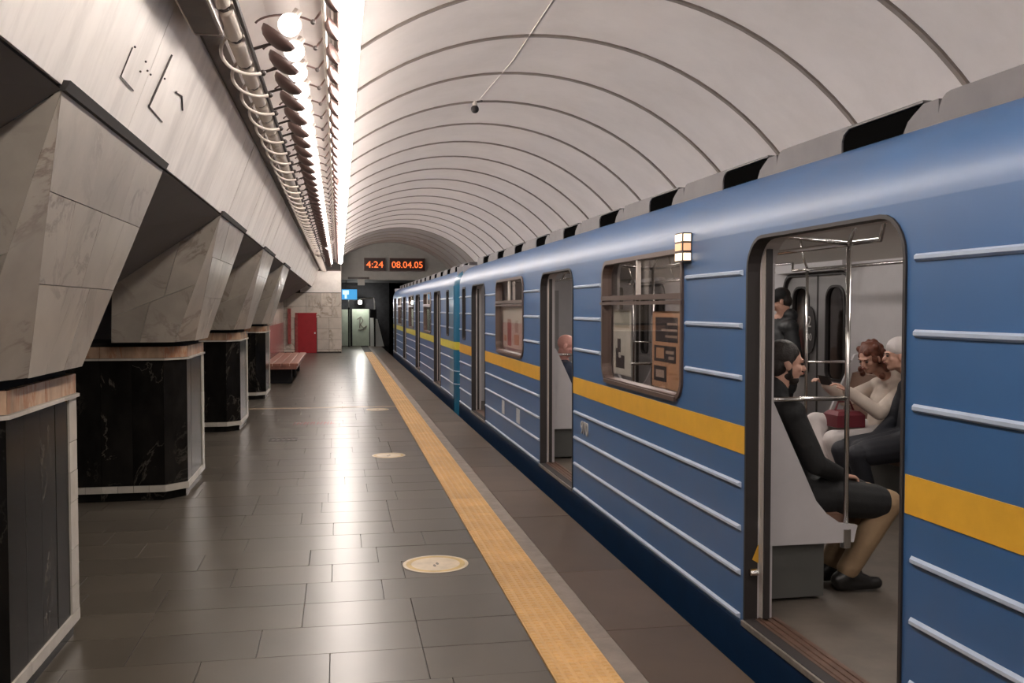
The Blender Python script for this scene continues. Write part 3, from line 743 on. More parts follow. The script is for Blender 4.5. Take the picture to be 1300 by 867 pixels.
# CCTV ball under the vault and its thin cable
cc = thing('dome_camera', 'small black ball camera hanging from the vault crown', 'camera', (1.64, 11.45, 4.15))
MB().tube([(1.64,11.45,4.20),(1.64,11.45,4.12)], 0.03, 8).build('mount', 'lamp_white', cc)
MB().ell((1.64,11.45,4.09), (0.05,0.05,0.05)).build('ball', 'rubber', cc, True)
MB().tube([(1.66,11.45,4.178),(1.72,11.40,4.182)], 0.014, 6).build('arm', 'lamp_dark', cc)
tag(MB().tube([(1.68,11.3,4.182),(1.75,9.5,4.184),(1.72,7.0,4.182),(1.74,3.0,4.183)], 0.0035, 5).build('ceiling_cable', 'lamp_white'), 'thin white cable taped along the vault crown', 'cable')

# ================================================================== FLOOR MARKINGS
def sticker(cx, cy, r, label):
    t = thing('floor_sticker', label, 'floor sticker', (cx, cy, 0.0007), 'round distancing stickers on the floor')
    def disc(r0, r1, z0, z1, m, nm):
        n = 40; vs = []
        for rr in (r0, r1):
            for z in (z0, z1): vs += [(cx+rr*math.cos(2*PI*k/n), cy+rr*math.sin(2*PI*k/n), z) for k in range(n)]
        fs = []
        for k in range(n):
            j = (k+1)%n
            fs += [(n+k,n+j,3*n+j,3*n+k), (2*n+k,2*n+j,3*n+j,3*n+k)]
            if r0 > 0: fs += [(k,j,n+j,n+k)]
        MB().add(vs, fs).build(nm, m, t)
    disc(r*0.90, r, 0.0008, 0.0024, 'sticker_cream', 'outer_rim'); disc(r*0.74, r*0.90, 0.0008, 0.0022, 'sticker_yellow', 'yellow_ring')
    disc(0.0001, r*0.74, 0.0008, 0.0023, 'sticker_cream', 'face')
    for dx in (-0.022, 0.022): MB().add([(cx+dx*0.5+0.010*math.cos(2*PI*k/12), cy-0.02+dx+0.030*math.sin(2*PI*k/12), 0.0026) for k in range(12)], [tuple(range(12))]).build('footprint', 'sticker_mark', t)
sticker(0.615, 6.14, 0.215, 'nearest round yellow and cream distancing sticker on the floor')
sticker(0.55, 10.8, 0.19, 'middle round distancing sticker beside the tactile strip')
sticker(0.62, 15.75, 0.19, 'farthest round sticker just before the pale line on the floor')
tag(MB().box(-1.5, TX0-0.01, 16.15, 16.27, 0.0008, 0.0025).build('floor_line', 'line_tan'), 'pale tan line taped across the floor', 'floor line')
t = thing('floor_lettering', 'worn red lettering painted on the floor', 'lettering', (-0.35, 14.0, 0.0007))
rr = random.Random(5)
for i in range(12):
    x = -0.66+i*0.048; a = rr.uniform(-.05,.05)
    MB().add([(x,13.85,.002),(x+.012,13.85,.002),(x+.03+a*.2,14.2,.002),(x+.018+a*.2,14.2,.002)], [(0,1,2,3)]).build('stroke', 'paint_red_worn', t)
    if i % 2: MB().add([(x,14.0+a,.002),(x+.055,14.0+a,.002),(x+.055,14.05+a,.002),(x,14.05+a,.002)], [(0,1,2,3)]).build('stroke', 'paint_red_worn', t)
t = thing('floor_grate', 'small dark slotted drain plate set in the floor', 'drain', (-0.7, 12.35, 0.0007))
MB().box(-0.88,-0.53,12.20,12.24,.0008,.003).build('bar','metal_drain',t); MB().box(-0.88,-0.53,12.46,12.50,.0008,.003).build('bar','metal_drain',t)
for i in range(6): MB().box(-0.88+i*.064,-0.85+i*.064,12.24,12.46,.0008,.003).build('bar','metal_drain',t)

# ================================================================== TRAIN
XL, XR, ZF = 2.0, 4.75, 0.11            # left side, right side, floor level
XC = (XL+XR)/2
half = [(0.0,-0.22),(0.0,2.06),(0.0015,2.085),(0.005,2.115),(0.014,2.15),(0.04,2.22),(0.09,2.29),(0.16,2.345),(0.26,2.39),(0.45,2.44),(0.80,2.50),(XC-XL,2.54)]
prof = [(XL+a,z) for a,z in half]+[(XR-a,z) for a,z in half[::-1][1:]]
def make_car(name, label, yA, yB, doors, wins, slims, m_body, m_end, m_stripe, posters=False):
    root = thing(name, label, 'train car', (XC, (yA+yB)/2, 0), 'metro train cars')
    DW = 1.345
    ya, yb = yA+0.26, yB-0.26
    dh = [rrect(d, d+DW, 0.10, 2.03, 0.17, 0.02) for d in doors]
    wh = [rrect(a, b, 1.125, 2.035, 0.13, 0.13) for a, b in wins]+[rrect(a, b, 1.16, 2.02, 0.08, 0.08) for a, b in slims]
    rect = [(ya,-0.20),(yb,-0.20),(yb,2.06),(ya,2.06)]
    for x, s in ((XL, 1), (XR-0.05, -1)):
        holed('side_panel', rect, dh+wh, x, 0.05, m_body, root)
    rin = [(ya,ZF),(yb,ZF),(yb,2.10),(ya,2.10)]
    for x in (XL+0.115, XR-0.135):
        holed('inner_lining', rin, dh+wh, x, 0.02, 'lining', root)
    # roof
    rp = [p for p in prof if p[1] > 2.05]; n = len(rp); mb = MB()
    mb.add([(x,ya,z) for x,z in rp]+[(x,yb,z) for x,z in rp], [(i,i+1,n+i+1,n+i) for i in range(n-1)])
    inn = [(XC+(x-XC)*0.975, z-0.03) for x,z in rp]
    mb.add([(x,ya,z) for x,z in inn]+[(x,yb,z) for x,z in inn], [(i,n+i,n+i+1,i+1) for i in range(n-1)])
    mb.build('roof', m_body, root, True)
    # ceiling inside
    cp = [(XL+.12,2.09),(XL+.22,2.18),(XL+.45,2.28),(XL+.9,2.36),(XC,2.39)]; cp = cp+[(2*XC-x,z) for x,z in cp[::-1][1:]]; n = len(cp)
    MB().add([(x,ya,z) for x,z in cp]+[(x,yb,z) for x,z in cp], [(i,i+1,n+i+1,n+i) for i in range(n-1)]).build('inner_ceiling', 'cabin_ceiling', root, True)
    MB().box(XL+.02, XR-.02, ya, yb, ZF-0.05, ZF).build('cabin_floor', 'lino', root)
    # end caps
    def endcap(y0, sg, nm):
        rings = [(0,0.30),(0.03,0.17),(0.09,0.075),(0.17,0.02),(0.26,0.0)]
        vs = []; n = len(prof)
        for dy, ins in rings:
            k = 1-ins/(XC-XL)
            vs += [(XC+(x-XC)*k, y0+sg*dy, z-(ins*0.25 if z > 2.1 else 0)) for x,z in prof]
        fs = [(j*n+i, j*n+i+1, (j+1)*n+i+1, (j+1)*n+i) for j in range(len(rings)-1) for i in range(n-1)]
        fs.append(tuple(range(n)))
        c = MB().add(vs, fs).build(nm, m_end, root, True)
        c.data.set_sharp_from_angle(angle=math.radians(35))
        # stripe round the corner
        for side in (-1, 1):
            v2 = []
            for dy, ins in rings:
                xx = XC+side*((XC-XL)-ins+0.004)
                v2 += [(xx, y0+sg*(dy-0.002), 0.945), (xx, y0+sg*(dy-0.002), 1.085)]
            MB().add(v2, [(2*j,2*j+1,2*j+3,2*j+2) for j in range(len(rings)-1)]).build('end_stripe', m_stripe, root)
            for z in (0.57, 0.34):
                MB().tube([(XC+side*((XC-XL)-ins+0.004), y0+sg*dy, z) for dy, ins in rings[1:]], 0.008, 5).build('end_rib', 'rib_silver', root)
    endcap(yA, 1, 'end_wall'); endcap(yB, -1, 'end_wall')
    for y0, y1 in ((ya-0.03, ya), (yb, yb+0.03)):
        bh = MB().box(XL+.06, XR-.06, y0, y1, ZF, 2.40).build('bulkhead', 'lining', root)
        MB().box(XC-.33, XC+.33, y0-.012, y1+.012, ZF+.01, 1.98).build('bulkhead_door', 'leaf_grey', bh)
    # skirt + underframe
    MB().box(XL-0.012, XL+0.03, ya, yb, -0.22, 0.085).build('skirt', 'train_skirt', root)
    MB().box(XR-0.03, XR+0.012, ya, yb, -0.22, 0.085).build('skirt', 'train_skirt', root)
    MB().box(XL+.3, XR-.3, ya+.4, yb-.4, -0.62, 0.05).build('underframe', 'void_dark', root)
    for yy in (yA+2.4, yA+4.5, yB-4.5, yB-2.4):
        for x in (XL+.55, XR-.65): MB().tube([(x,yy,-0.76),(x+.1,yy,-0.76)], 0.39, 20).build('wheel', 'void_dark', root)
        MB().tube([(XL+.6,yy,-0.76),(XR-.6,yy,-0.76)], 0.06, 8).build('axle', 'void_dark', root)
    # ribs and stripe between the openings (left side only is in view, right side mirrored plain)
    solid = []; e = ya+0.02
    for d in doors: solid.append((e, d-0.03)); e = d+DW+0.03
    solid.append((e, yb-0.01))
    for a, b in solid:
        if b-a < 0.15: continue
        for x0, x1 in ((XL-0.004, XL+0.002), (XR-0.002, XR+0.004)):
            MB().box(x0, x1, a-0.02, b+0.02, 0.945, 1.085).build('yellow_stripe', m_stripe, root)
        def rib(a, b, z, x=XL, s=-1):
            h = 0.011; MB().add([(x,a,z-h*1.3),(x,a+.0,z+h*1.3),(x,b,z+h*1.3),(x,b,z-h*1.3),(x+s*.016,a+.012,z-h*.5),(x+s*.016,a+.012,z+h*.6),(x+s*.016,b-.012,z+h*.6),(x+s*.016,b-.012,z-h*.5)],
                [(0,1,5,4),(1,2,6,5),(2,3,7,6),(3,0,4,7),(4,5,6,7)]).build('rib', 'rib_silver', root)
        for z in (0.785, 0.565, 0.338, 0.115): rib(a+.02, b-.02, z)
        cuts = sorted([q for q in wins+slims if q[0] > a and q[1] < b]); e = a
        for q in cuts+[(b+0.02, None)]:
            if q[0]-0.05-e > 0.06:
                for z in (1.857, 1.590, 1.327): rib(e+.02, q[0]-.04, z)
            e = (q[1] or 0)+0.03
    # door surrounds, leaves, thresholds
    for d in doors:
        o = rrect(d, d+DW, 0.10, 2.03, 0.17, 0.02)
        ring_frame(o, XL-0.008, XL+0.060, 0.016, 'door_frame', 'rubber', root)
        ring_frame(o, XL+0.060, XL+0.140, 0.012, 'door_lining', 'lining', root)
        for yy, s in ((d, 1), (d+DW, -1)):
            a, b = sorted((yy+s*0.012, yy+s*0.050))
            lf = MB().box(XL+0.070, XL+0.108, a, b, 0.13, 1.99).build('door_leaf_edge', 'alu', root)
            a, b = sorted((yy+s*0.050, yy+s*0.064))
            MB().box(XL+0.074, XL+0.104, a, b, 0.13, 1.97).build('rubber_seal', 'rubber', lf)
        MB().box(XL-0.02, XL+0.05, d, d+DW, 0.085, 0.112).build('threshold', 'sill_metal', root)
        th = MB().box(XL+0.05, XL+0.17, d, d+DW, 0.085, 0.118).build('threshold', 'sill_brown', root)
        for q in range(3): MB().box(XL+.065+q*.036, XL+.080+q*.036, d+.02, d+DW-.02, .118, .124).build('tread_rib', 'sill_brown', th)
        # right side: closed leaves with rounded windows
        xr = XR-0.10; ym = d+DW/2
        for a, b in ((d, ym-0.012), (ym+0.012, d+DW)):
            wo = rrect(a+0.15, b-0.15, 0.98, 1.90, 0.14, 0.10)
            lf = holed('door_leaf', [(a,0.12),(b,0.12),(b,2.03),(a,2.03)], [wo], xr, 0.03, 'leaf_grey', root)
            ring_frame(wo, xr-0.012, xr+0.035, 0.022, 'rubber_seal', 'rubber', lf)
            plate(wo, xr+0.012, xr+0.018, 'pane', 'glass_dark', lf)
        MB().box(xr-0.004, xr+0.03, ym-0.014, ym+0.014, 0.12, 2.03).build('rubber_seal', 'rubber', root)
        ring_frame(rrect(d, d+DW, 0.10, 2.03, 0.17, 0.02), XR-0.14, XR+0.008, 0.03, 'door_frame', 'rubber', root)
    # windows
    for i, (a, b) in enumerate(wins):
        o = rrect(a, b, 1.125, 2.035, 0.13, 0.13)
        for x, xg in ((XL, XL+0.03), (XR-0.05, XR-0.03)):
            left = x == XL
            x0, x1 = (XL-0.014, XL+0.06) if left else (XR-0.14, XR+0.014)
            wf = ring_frame(o, x0, x1, 0.030, 'window_frame', 'window_frame', root)
            tr = 1.755
            MB().box(x0-0.004, x0+0.03, a+.005, b-.005, tr-0.02, tr+0.014).build('transom', 'window_frame', wf)
            MB().box(x0-0.008, x0+0.02, a-.005, b+.005, tr-0.052, tr-0.030).build('transom', 'window_frame', wf)
            ym = a+(b-a)*0.50
            MB().box(x0+.004, x0+0.03, ym-0.016, ym+0.016, tr, 2.02).build('mullion', 'alu', wf)
            MB().box(x0-.01, x0+0.03, a+.10, b-.10, 1.118, 1.145).build('sill_strip', 'window_frame', wf)
            plate(rrect(a+.02, b-.02, 1.145, 2.02, 0.12, 0.12), xg, xg+0.005, 'pane', 'glass', wf)
    for a, b in slims:
        o = rrect(a, b, 1.16, 2.02, 0.08, 0.08)
        for x0, x1, xg in ((XL-0.010, XL+0.06, XL+0.03), (XR-0.14, XR+0.010, XR-0.03)):
            wf = ring_frame(o, x0, x1, 0.030, 'window_frame', 'rubber', root)
            plate(rrect(a+.02, b-.02, 1.18, 2.0, 0.07, 0.07), xg, xg+0.005, 'pane', 'glass_dark', wf)
    # roof air scoops
    y = yA+0.55; P = 1.335
    while y < yB-1.3:
        def sh(x): return 2.39 if x < XL+0.3 else 2.42
        x0, x1 = XL+0.22, XL+0.62; zt = 2.482; rc = 0.07
        pf = [(y,2.36),(y,zt-0.06),(y-0.015,zt-0.032),(y-0.055,zt-0.013),(y-0.055,zt),(y+0.64-rc,zt)]+[(y+0.64-rc+rc*math.sin(math.radians(q)), zt-rc+rc*math.cos(math.radians(q))) for q in (22,45,68,90)]+[(y+0.64,2.36)]
        vc = plate(pf, x0, x1, 'roof_scoop', 'roof_grey', root)
        MB().box(x0+0.008, x1, y-0.55, y+0.004, 2.37, zt-0.014).build('scoop_mouth', 'shade_black', vc)  # black block stands in for the shade inside the scoop opening
        MB().box(x0-0.002, x1, y-0.60, y, zt-0.012, zt-0.002).build('scoop_lid', 'roof_grey', vc)
        cw = [(y-0.695,2.36),(y-0.695,zt-.016),(y-0.60,zt-.016),(y-0.54,zt-.045),(y-0.50,2.415),(y-0.46,2.36)]
        plate(cw, x0, x1, 'scoop_cheek', 'roof_grey', vc)
        y += P
    # benches along both walls between the doors
    ends = [ya+0.3]+[q for d in doors for q in (d, d+DW)]+[yb-0.3]
    for a, b in zip(ends[::2], ends[1::2]):
        if b-a < 1.2: continue
        a2, b2 = a+0.18, b-0.16
        for s in (1, -1):
            X = lambda q: XL+q if s > 0 else XR-q
            def pr(pts, y0, y1, nm, m, par=root): return MB().prism_y([(X(p),z) for p,z in pts], y0, y1).build(nm, m, par)
            pr([(.30,.47),(.66,.50),(.68,.56),(.64,.58),(.34,.56)], a2+.03, b2-.03, 'seat_cushion', 'seat_brown')
            pr([(.14,.58),(.36,.56),(.22,1.10),(.14,1.12)], a2+.03, b2-.03, 'seat_back', 'seat_brown')
            pr([(.14,.13),(.56,.13),(.56,.47),(.14,.47)], a2+.06, b2-.06, 'seat_base', 'lining_dark')
            for y0, y1 in ((a2, a2+.03), (b2-.03, b2)):
                pr([(.13,.43),(.70,.43),(.72,.52),(.62,.535),(.54,.59),(.48,.66),(.20,1.26),(.13,1.28)], y0, y1, 'bench_end_panel', 'lining')
                yc = (y0+y1)/2
                MB().tube([(X(.66),yc,.42),(X(.66),yc,2.02)], 0.0135, 8).build('grab_pole', 'chrome', root, True)
                MB().tube([(X(.13),yc,1.20),(X(.66),yc,1.20)], 0.0125, 8).build('grab_bar', 'chrome', root, True)
                MB().tube([(X(.66),yc,.40),(X(.66),yc,.50)], 0.028, 8).build('pole_foot', 'chrome', root)
                MB().tube([(X(.66),yc,2.02),(X(.13),yc-.05,2.06)], 0.011, 8).build('grab_bar', 'chrome', root, True)
            MB().tube([(X(.66),a2,2.02),(X(.66),b2,2.02)], 0.0145, 8).build('ceiling_handrail', 'chrome', root, True)
            for yy in (a2+.02, (a2+b2)/2, b2-.02):
                MB().tube([(X(.66),yy,2.02),(X(.70),yy,2.12),(X(.74),yy,2.32)], 0.010, 6).build('rail_bracket', 'chrome', root, True)
    for d in doors:       # rails over the doorways
        for x in (XL+.66, XR-.66):
            MB().tube([(x,d-.15,2.02),(x,d+.10,2.02),(x-.10*(1 if x < XC else -1),d+.30,2.10),(x-.10*(1 if x < XC else -1),d+DW-.30,2.10),(x,d+DW-.1,2.02),(x,d+DW+.17,2.02)], 0.012, 8).build('ceiling_handrail', 'chrome', root, True)
        for s in (1,-1): MB().box(XC+s*1.2-.05, XC+s*1.2+.05, d, d+DW, 2.035, 2.12).build('door_gear_cover', 'lining', root)
    y = ya+0.9
    while y < yb-0.6:
        cl = MB().box(XC-0.09, XC+0.09, y-0.30, y+0.30, 2.345, 2.385).build('cabin_lamp', 'cabin_light', root); y += 1.6
    return root
car1 = make_car('train_car', 'blue ribbed metro car with yellow stripe and open doors, nearest the camera', -3.3, 16.05, [-1.82, 3.075, 7.965, 12.975], [(0.40,2.15),(5.30,7.04),(10.20,12.04)], [(15.02,15.42)],
                'train_blue', 'train_blue', 'stripe_yellow')
car2 = make_car('train_car', 'teal-cornered metro car with lemon stripe coupled ahead of the nearest car', 16.35, 35.7, [18.80, 23.70, 28.60, 33.45], [(20.75,22.6),(25.65,27.5),(30.5,32.4)], [(17.35,17.75)],
                'train_blue', 'train_teal', 'stripe_lemon')
# teal paint round the end of the second car
MB().box(XL-0.006, XL+0.001, 16.60, 17.22, 0.09, 0.945).build('end_paint', 'train_teal', car2)
MB().box(XL-0.006, XL+0.001, 16.60, 17.22, 1.085, 2.07).build('end_paint', 'train_teal', car2)
# fittings of the near car
def box_on(parent, *a, name, m): return MB().box(*a).build(name, m, parent)
ind = box_on(car1, XL-0.055, XL, 5.18, 5.30, 1.945, 2.115, name='side_indicator', m='lamp_dark')
for z0, m in ((1.955,'indicator'),(2.012,'indicator_amber'),(2.065,'indicator')):
    MB().box(XL-0.060, XL-0.05, 5.19, 5.29, z0, z0+0.042).build('indicator_lens', m, ind)
    MB().box(XL-0.05, XL-0.008, 5.172, 5.181, z0, z0+0.042).build('indicator_lens', m, ind)
text_mesh('car_number', '970', 0.155, 'digit', car1, (XL-0.004, 7.56, 0.63), (PI/2,0,-PI/2), 0.006)
for y0, y1 in ((10.42,10.62),(11.42,11.60)): MB().box(XL-0.004, XL+0.001, y0, y1, 0.372, 0.535).build('cover_plate', 'plate_grey', car1)
MB().add([(XL+0.064,4.402,0.40),(XL+0.064,4.402,0.50),(XL+0.03,4.402,0.42)], [(0,1,2)]).build('arrow_sticker', 'stripe_yellow', car1)
MB().tube([(XL+0.01,4.385,0.36),(XL+0.05,4.385,0.36)], 0.018, 8).build('door_roller', 'chrome', car1)
# oval sign with numerals on the opposite door
ov = thing('door_sign', 'black oval door sign with pale numerals inside the near car', 'sign', (XR-0.11, 8.80, 1.45)); ov.parent = car1; ov.location = Vector((XR-0.12, 8.76, 1.45))-wloc(car1)
for k in ('label','category'): del ov[k]
n = 28; pl = [(8.76+0.115*math.cos(2*PI*k/n)*1.0, 1.46+0.235*math.sin(2*PI*k/n)) for k in range(n)]
plate(pl, XR-0.122, XR-0.114, 'sign_plate', 'rubber', ov)
text_mesh('numeral', '2', 0.16, 'digit', ov, (XR-0.124, 8.76, 1.49), (PI/2,0,-PI/2), 0.001)
text_mesh('numeral', '90', 0.105, 'digit', ov, (XR-0.124, 8.76, 1.355), (PI/2,0,-PI/2), 0.001)
# posters inside the windows
def poster(y0, y1, z0, z1, m, label, bits):
    t = thing('window_poster', label, 'poster', (XL+0.045, (y0+y1)/2, z0))
    MB().box(XL+0.040, XL+0.044, y0, y1, z0, z1).build('sheet', m, t)
    for i, (a, b, c, d, mm) in enumerate(bits):
        MB().box(XL+0.0390-0.0003*i, XL+0.040, y0+(y1-y0)*a, y0+(y1-y0)*b, z0+(z1-z0)*c, z0+(z1-z0)*d).build('print_block', mm, t)
poster(5.45, 5.98, 1.17, 1.66, 'poster_tan', 'tan poster with dark text blocks in the near car window',
    [(.10,.88,.60,.92,'poster_dark'),(.12,.46,.82,.85,'poster_text'),(.12,.66,.74,.77,'poster_text'),(.12,.52,.66,.69,'poster_text'),
     (.16,.92,.34,.55,'poster_dark'),(.22,.50,.45,.49,'poster_text'),(.22,.40,.38,.42,'poster_text'),(.56,.84,.38,.52,'poster_tan'),(.48,.92,.08,.28,'poster_dark'),(.55,.84,.13,.23,'poster_text')])
# mirrored print bars are plain blocks, no lettering is legible in the photograph
poster(6.45, 6.88, 1.19, 1.67, 'poster_white', 'pale poster with a dark silhouette in the near car window',
    [(.06,.94,.72,.98,'poster_green'),(.35,.85,.10,.40,'poster_dark'),(.45,.75,.40,.55,'poster_dark'),(.30,.55,.30,.62,'poster_white'),(.55,.68,.26,.34,'poster_white'),(.0,.06,.0,1.0,'poster_white')])
poster(10.50, 11.75, 1.20, 1.68, 'poster_white', 'pale poster with a dull red upright shape in the second window',
    [(.55,.75,.05,.72,'poster_red'),(.15,.40,.10,.35,'poster_tan'),(.2,.35,.4,.7,'poster_green'),(.8,.95,.15,.3,'poster_tan')])

# ================================================================== PEOPLE
def person(name, label, J, base, cloth, legs, hair, skin='skin', long_coat=False, hand_only=(), hood=False, cap=None, curly=False, collar=None, hat=None, shoes='shoe_black', beard=False):
    """J: joints in world coordinates; face = unit direction the face points to (x,y), tilt = head pitch (down +)"""
    root = thing(name, label, 'person', base)
    V = {k: Vector(v) if k not in ('face','tilt') else v for k, v in J.items()}
    fa = V['face']; yaw = math.atan2(fa[1], fa[0]); tilt = V.get('tilt', 0.0)
    RH = Matrix.Rotation(yaw, 3, 'Z') @ Matrix.Rotation(tilt, 3, 'Y')      # head frame: +x face, +z crown
    hc = V['head']
    def H(x, y, z): return hc+RH@Vector((x, y, z))
    def hell(mb, c, r, n=14, m=10):
        o = len(mb.v); mb.ell((0,0,0), r, n, m)
        for i in range(o, len(mb.v)): mb.v[i] = tuple(H(*c)+RH@Vector(mb.v[i]))
    b = MB()
    # head: cranium, face, jaw, chin, nose, brow, ears
    hell(b, (-0.012,0,0.030), (0.094,0.076,0.088)); hell(b, (0.018,0,-0.030), (0.068,0.062,0.078))
    hell(b, (0.040,0,-0.082), (0.036,0.040,0.030)); hell(b, (0.010,0.0,-0.070), (0.060,0.056,0.034))
    b.cap(H(0.080,0,0.012), H(0.100,0,-0.026), 0.010, 0.0145, 8); b.cap(H(0.078,0.03,0.020), H(0.078,-0.03,0.020), 0.013, 0.013, 8)
    b.cap(H(0.086,0.014,-0.052), H(0.086,-0.014,-0.052), 0.010, 0.010, 8)
    for s in (1,-1): hell(b, (-0.005, s*0.078, -0.008), (0.020,0.010,0.032), 8, 6); hell(b, (0.055, s*0.036, -0.022), (0.026,0.022,0.022), 8, 6)
    # neck and trunk
    b.cap(V['neck'], H(-0.015,0,-0.06), 0.058, 0.054); b.cap(V['chest'], V['neck'], 0.11, 0.07)
    b.cap(V['pelvis'], V['chest'], 0.115, 0.13); b.cap(V['shL'], V['shR'], 0.06, 0.06); b.cap(V['hipL'], V['hipR'], 0.09, 0.09)
    for s in 'LR':
        b.cap(V['sh'+s], V['el'+s], 0.047, 0.039); b.cap(V['el'+s], V['wr'+s], 0.038, 0.027)
        b.cap(V['hip'+s], V['kn'+s], 0.078, 0.055); b.cap(V['kn'+s], V['an'+s], 0.052, 0.035); b.cap(V['an'+s], V['toe'+s], 0.036, 0.028)
        # hand: palm, four fingers with a bend, thumb
        w_ = V['wr'+s]; d = (V['hd'+s]).normalized(); side = d.cross(Vector((0,0,1)))
        side = side.normalized() if side.length > 0.1 else Vector((0,1,0)); nrm = side.cross(d).normalized()
        pal = V.get('palm'+s, -nrm)
        for q in (-0.024, -0.008, 0.008, 0.024): b.cap(w_+side*q*0.6, w_+d*0.085+side*q, 0.014, 0.012, 8)
        for q, ln in ((-0.027,0.055),(-0.009,0.068),(0.009,0.063),(0.027,0.048)):
            k0 = w_+d*0.088+side*q; k1 = k0+d*ln*0.50+pal*ln*0.22; k2 = k1+d*ln*0.22+pal*ln*0.50
            b.cap(k0, k1, 0.0095, 0.0085, 8); b.cap(k1, k2, 0.0085, 0.0070, 8)
        t0 = w_+d*0.022-side*0.026; t1 = t0+d*0.035-side*0.024+pal*0.012; t2 = t1+d*0.034+pal*0.010+side*0.004
        b.cap(t0, t1, 0.012, 0.010, 8); b.cap(t1, t2, 0.010, 0.008, 8)
    body = blob('body', b, 0.0065, skin, root, 2)
    for s in (1,-1): 
        e = MB(); hell(e, (0.083, s*0.031, 0.002), (0.010,0.013,0.0075), 8, 6); e.build('eye', 'eye_dark', root, True)
        e = MB().cap(H(0.090, s*0.020, 0.020), H(0.080, s*0.048, 0.022), 0.0055, 0.0035, 6); e.build('eyebrow', hair if hair else 'hair_dark', root, True)
    MB().cap(H(0.094,0.017,-0.050), H(0.094,-0.017,-0.050), 0.0055, 0.0055, 6).build('mouth', 'lip', root, True)
    # hair or headwear
    if hair:
        h = MB(); hell(h, (-0.024,0,0.048), (0.098,0.086,0.084)); hell(h, (-0.050,0,-0.010), (0.062,0.078,0.075))
        if curly:
            rr = random.Random(11)
            for i in range(70):
                a = rr.uniform(-PI, PI); z = rr.uniform(-0.15, 0.11)
                if abs(a) < 0.85 and z < 0.070: continue
                rad = 0.102 if z > 0.03 else 0.108; sc = math.sqrt(max(0.05, 1-(z/0.145)**2)) if z > 0 else 1
                hell(h, (-0.02+rad*math.cos(a)*sc, (rad-0.006)*math.sin(a)*sc, z), (0.026,0.026,0.030), 8, 6)
        else:
            for s in (1,-1): hell(h, (0.002, s*0.074, 0.022), (0.020,0.012,0.040), 8, 6)
        blob('hair', h, 0.007, hair, root, 1)
    if beard:
        h = MB(); hell(h, (0.034,0,-0.088), (0.044,0.047,0.032)); hell(h, (0.004,0,-0.070), (0.055,0.061,0.034)); h.cap(H(0.090,0.02,-0.040), H(0.090,-0.02,-0.040), 0.007, 0.007, 6)
        for s in (1,-1): h.cap(H(0.004,s*0.068,0.0), H(0.012,s*0.058,-0.06), 0.012, 0.014, 6)
        blob('beard', h, 0.007, 'hair_dark', root, 1)
    if cap:
        h = MB(); hell(h, (-0.012,0,0.052), (0.108,0.092,0.078)); 
        h.cap(H(0.085,0.04,0.045), H(0.085,-0.04,0.045), 0.014, 0.014, 8); h.cap(H(0.085,0.03,0.045), H(0.150,0.025,0.030), 0.012, 0.008, 8); h.cap(H(0.085,-0.03,0.045), H(0.150,-0.025,0.030), 0.012, 0.008, 8); h.cap(H(0.09,0,0.045), H(0.155,0,0.032), 0.016, 0.010, 8)
        blob('cap', h, 0.007, cap, root, 2)
    if hat:
        h = MB(); hell(h, (-0.018,0,0.060), (0.103,0.090,0.090)); hell(h, (-0.05,0,0.03), (0.07,0.082,0.05)); blob('hat', h, 0.007, hat, root, 2)
    # jacket
    c = MB(); c.cap(V['pelvis'], V['chest'], 0.150, 0.162); c.cap(V['shL'], V['shR'], 0.082, 0.082); c.cap(V['chest'], V['neck']-Vector((0,0,0.03)), 0.135, 0.078)
    c.cap(V['hipL'], V['hipR'], 0.125, 0.125)
    for s in 'LR':
        c.cap(V['sh'+s], V['el'+s], 0.072, 0.060); c.cap(V['el'+s], V['wr'+s], 0.059, 0.045)
        for q in (0.3, 0.62): p = V['sh'+s].lerp(V['el'+s], q); c.ell(p, (0.071,0.071,0.050), 8, 6)
        if long_coat:
            kk = V['hip'+s].lerp(V['kn'+s], 0.86); c.cap(V['hip'+s], kk, 0.120, 0.098)
    if long_coat:
        kk = V['hipL'].lerp(V['knL'], 0.8).lerp(V['hipR'].lerp(V['knR'], 0.8), 0.5); c.cap(V['pelvis'], kk, 0.12, 0.09)
    if collar: c.cap(V['neck']-Vector((0,0,0.02)), V['neck']+Vector((0,0,0.045)), 0.082, 0.074)
    if hood: c.cap(V['neck']+Vector((-fa[0]*0.09,-fa[1]*0.09,0.03))+Vector((-fa[1]*.06,fa[0]*.06,0)), V['neck']+Vector((-fa[0]*0.09,-fa[1]*0.09,0.03))-Vector((-fa[1]*.06,fa[0]*.06,0)), 0.072, 0.072)
    blob('coat', c, 0.011, cloth, root, 3)
    t = MB(); t.cap(V['hipL'], V['hipR'], 0.110, 0.110)
    for s in 'LR':
        t.cap(V['hip'+s], V['kn'+s], 0.098, 0.078); cu = V['kn'+s].lerp(V['an'+s], 0.93); t.cap(V['kn'+s], cu, 0.077, 0.062)
        for q, r in ((0.55,0.073),(0.75,0.069),(0.9,0.071)): t.ell(V['kn'+s].lerp(V['an'+s], q), (r,r,0.03), 10, 6)
    blob('trousers', t, 0.011, legs, root, 2)
    for s in 'LR':
        a = V['an'+s]; d = (V['toe'+s]-a); d.z = 0; d.normalize()
        f = MB(); f.cap(a-Vector((0,0,0.035))-d*0.035, a-Vector((0,0,0.015)), 0.046, 0.050); zt = V['toe'+s].z
        f.cap(Vector((a.x,a.y,zt+0.012))-d*0.03, Vector((a.x,a.y,zt+0.008))+d*0.18, 0.040, 0.036); f.cap(a, Vector((a.x,a.y,zt+0.02))+d*0.12, 0.042, 0.036)
        o = blob('shoe', f, 0.008, shoes, root, 2)
        for v in o.data.vertices:
            z = v.co.z+root.location.z
            if z < ZF+0.004: v.co.z = ZF+0.004-root.location.z
    return root
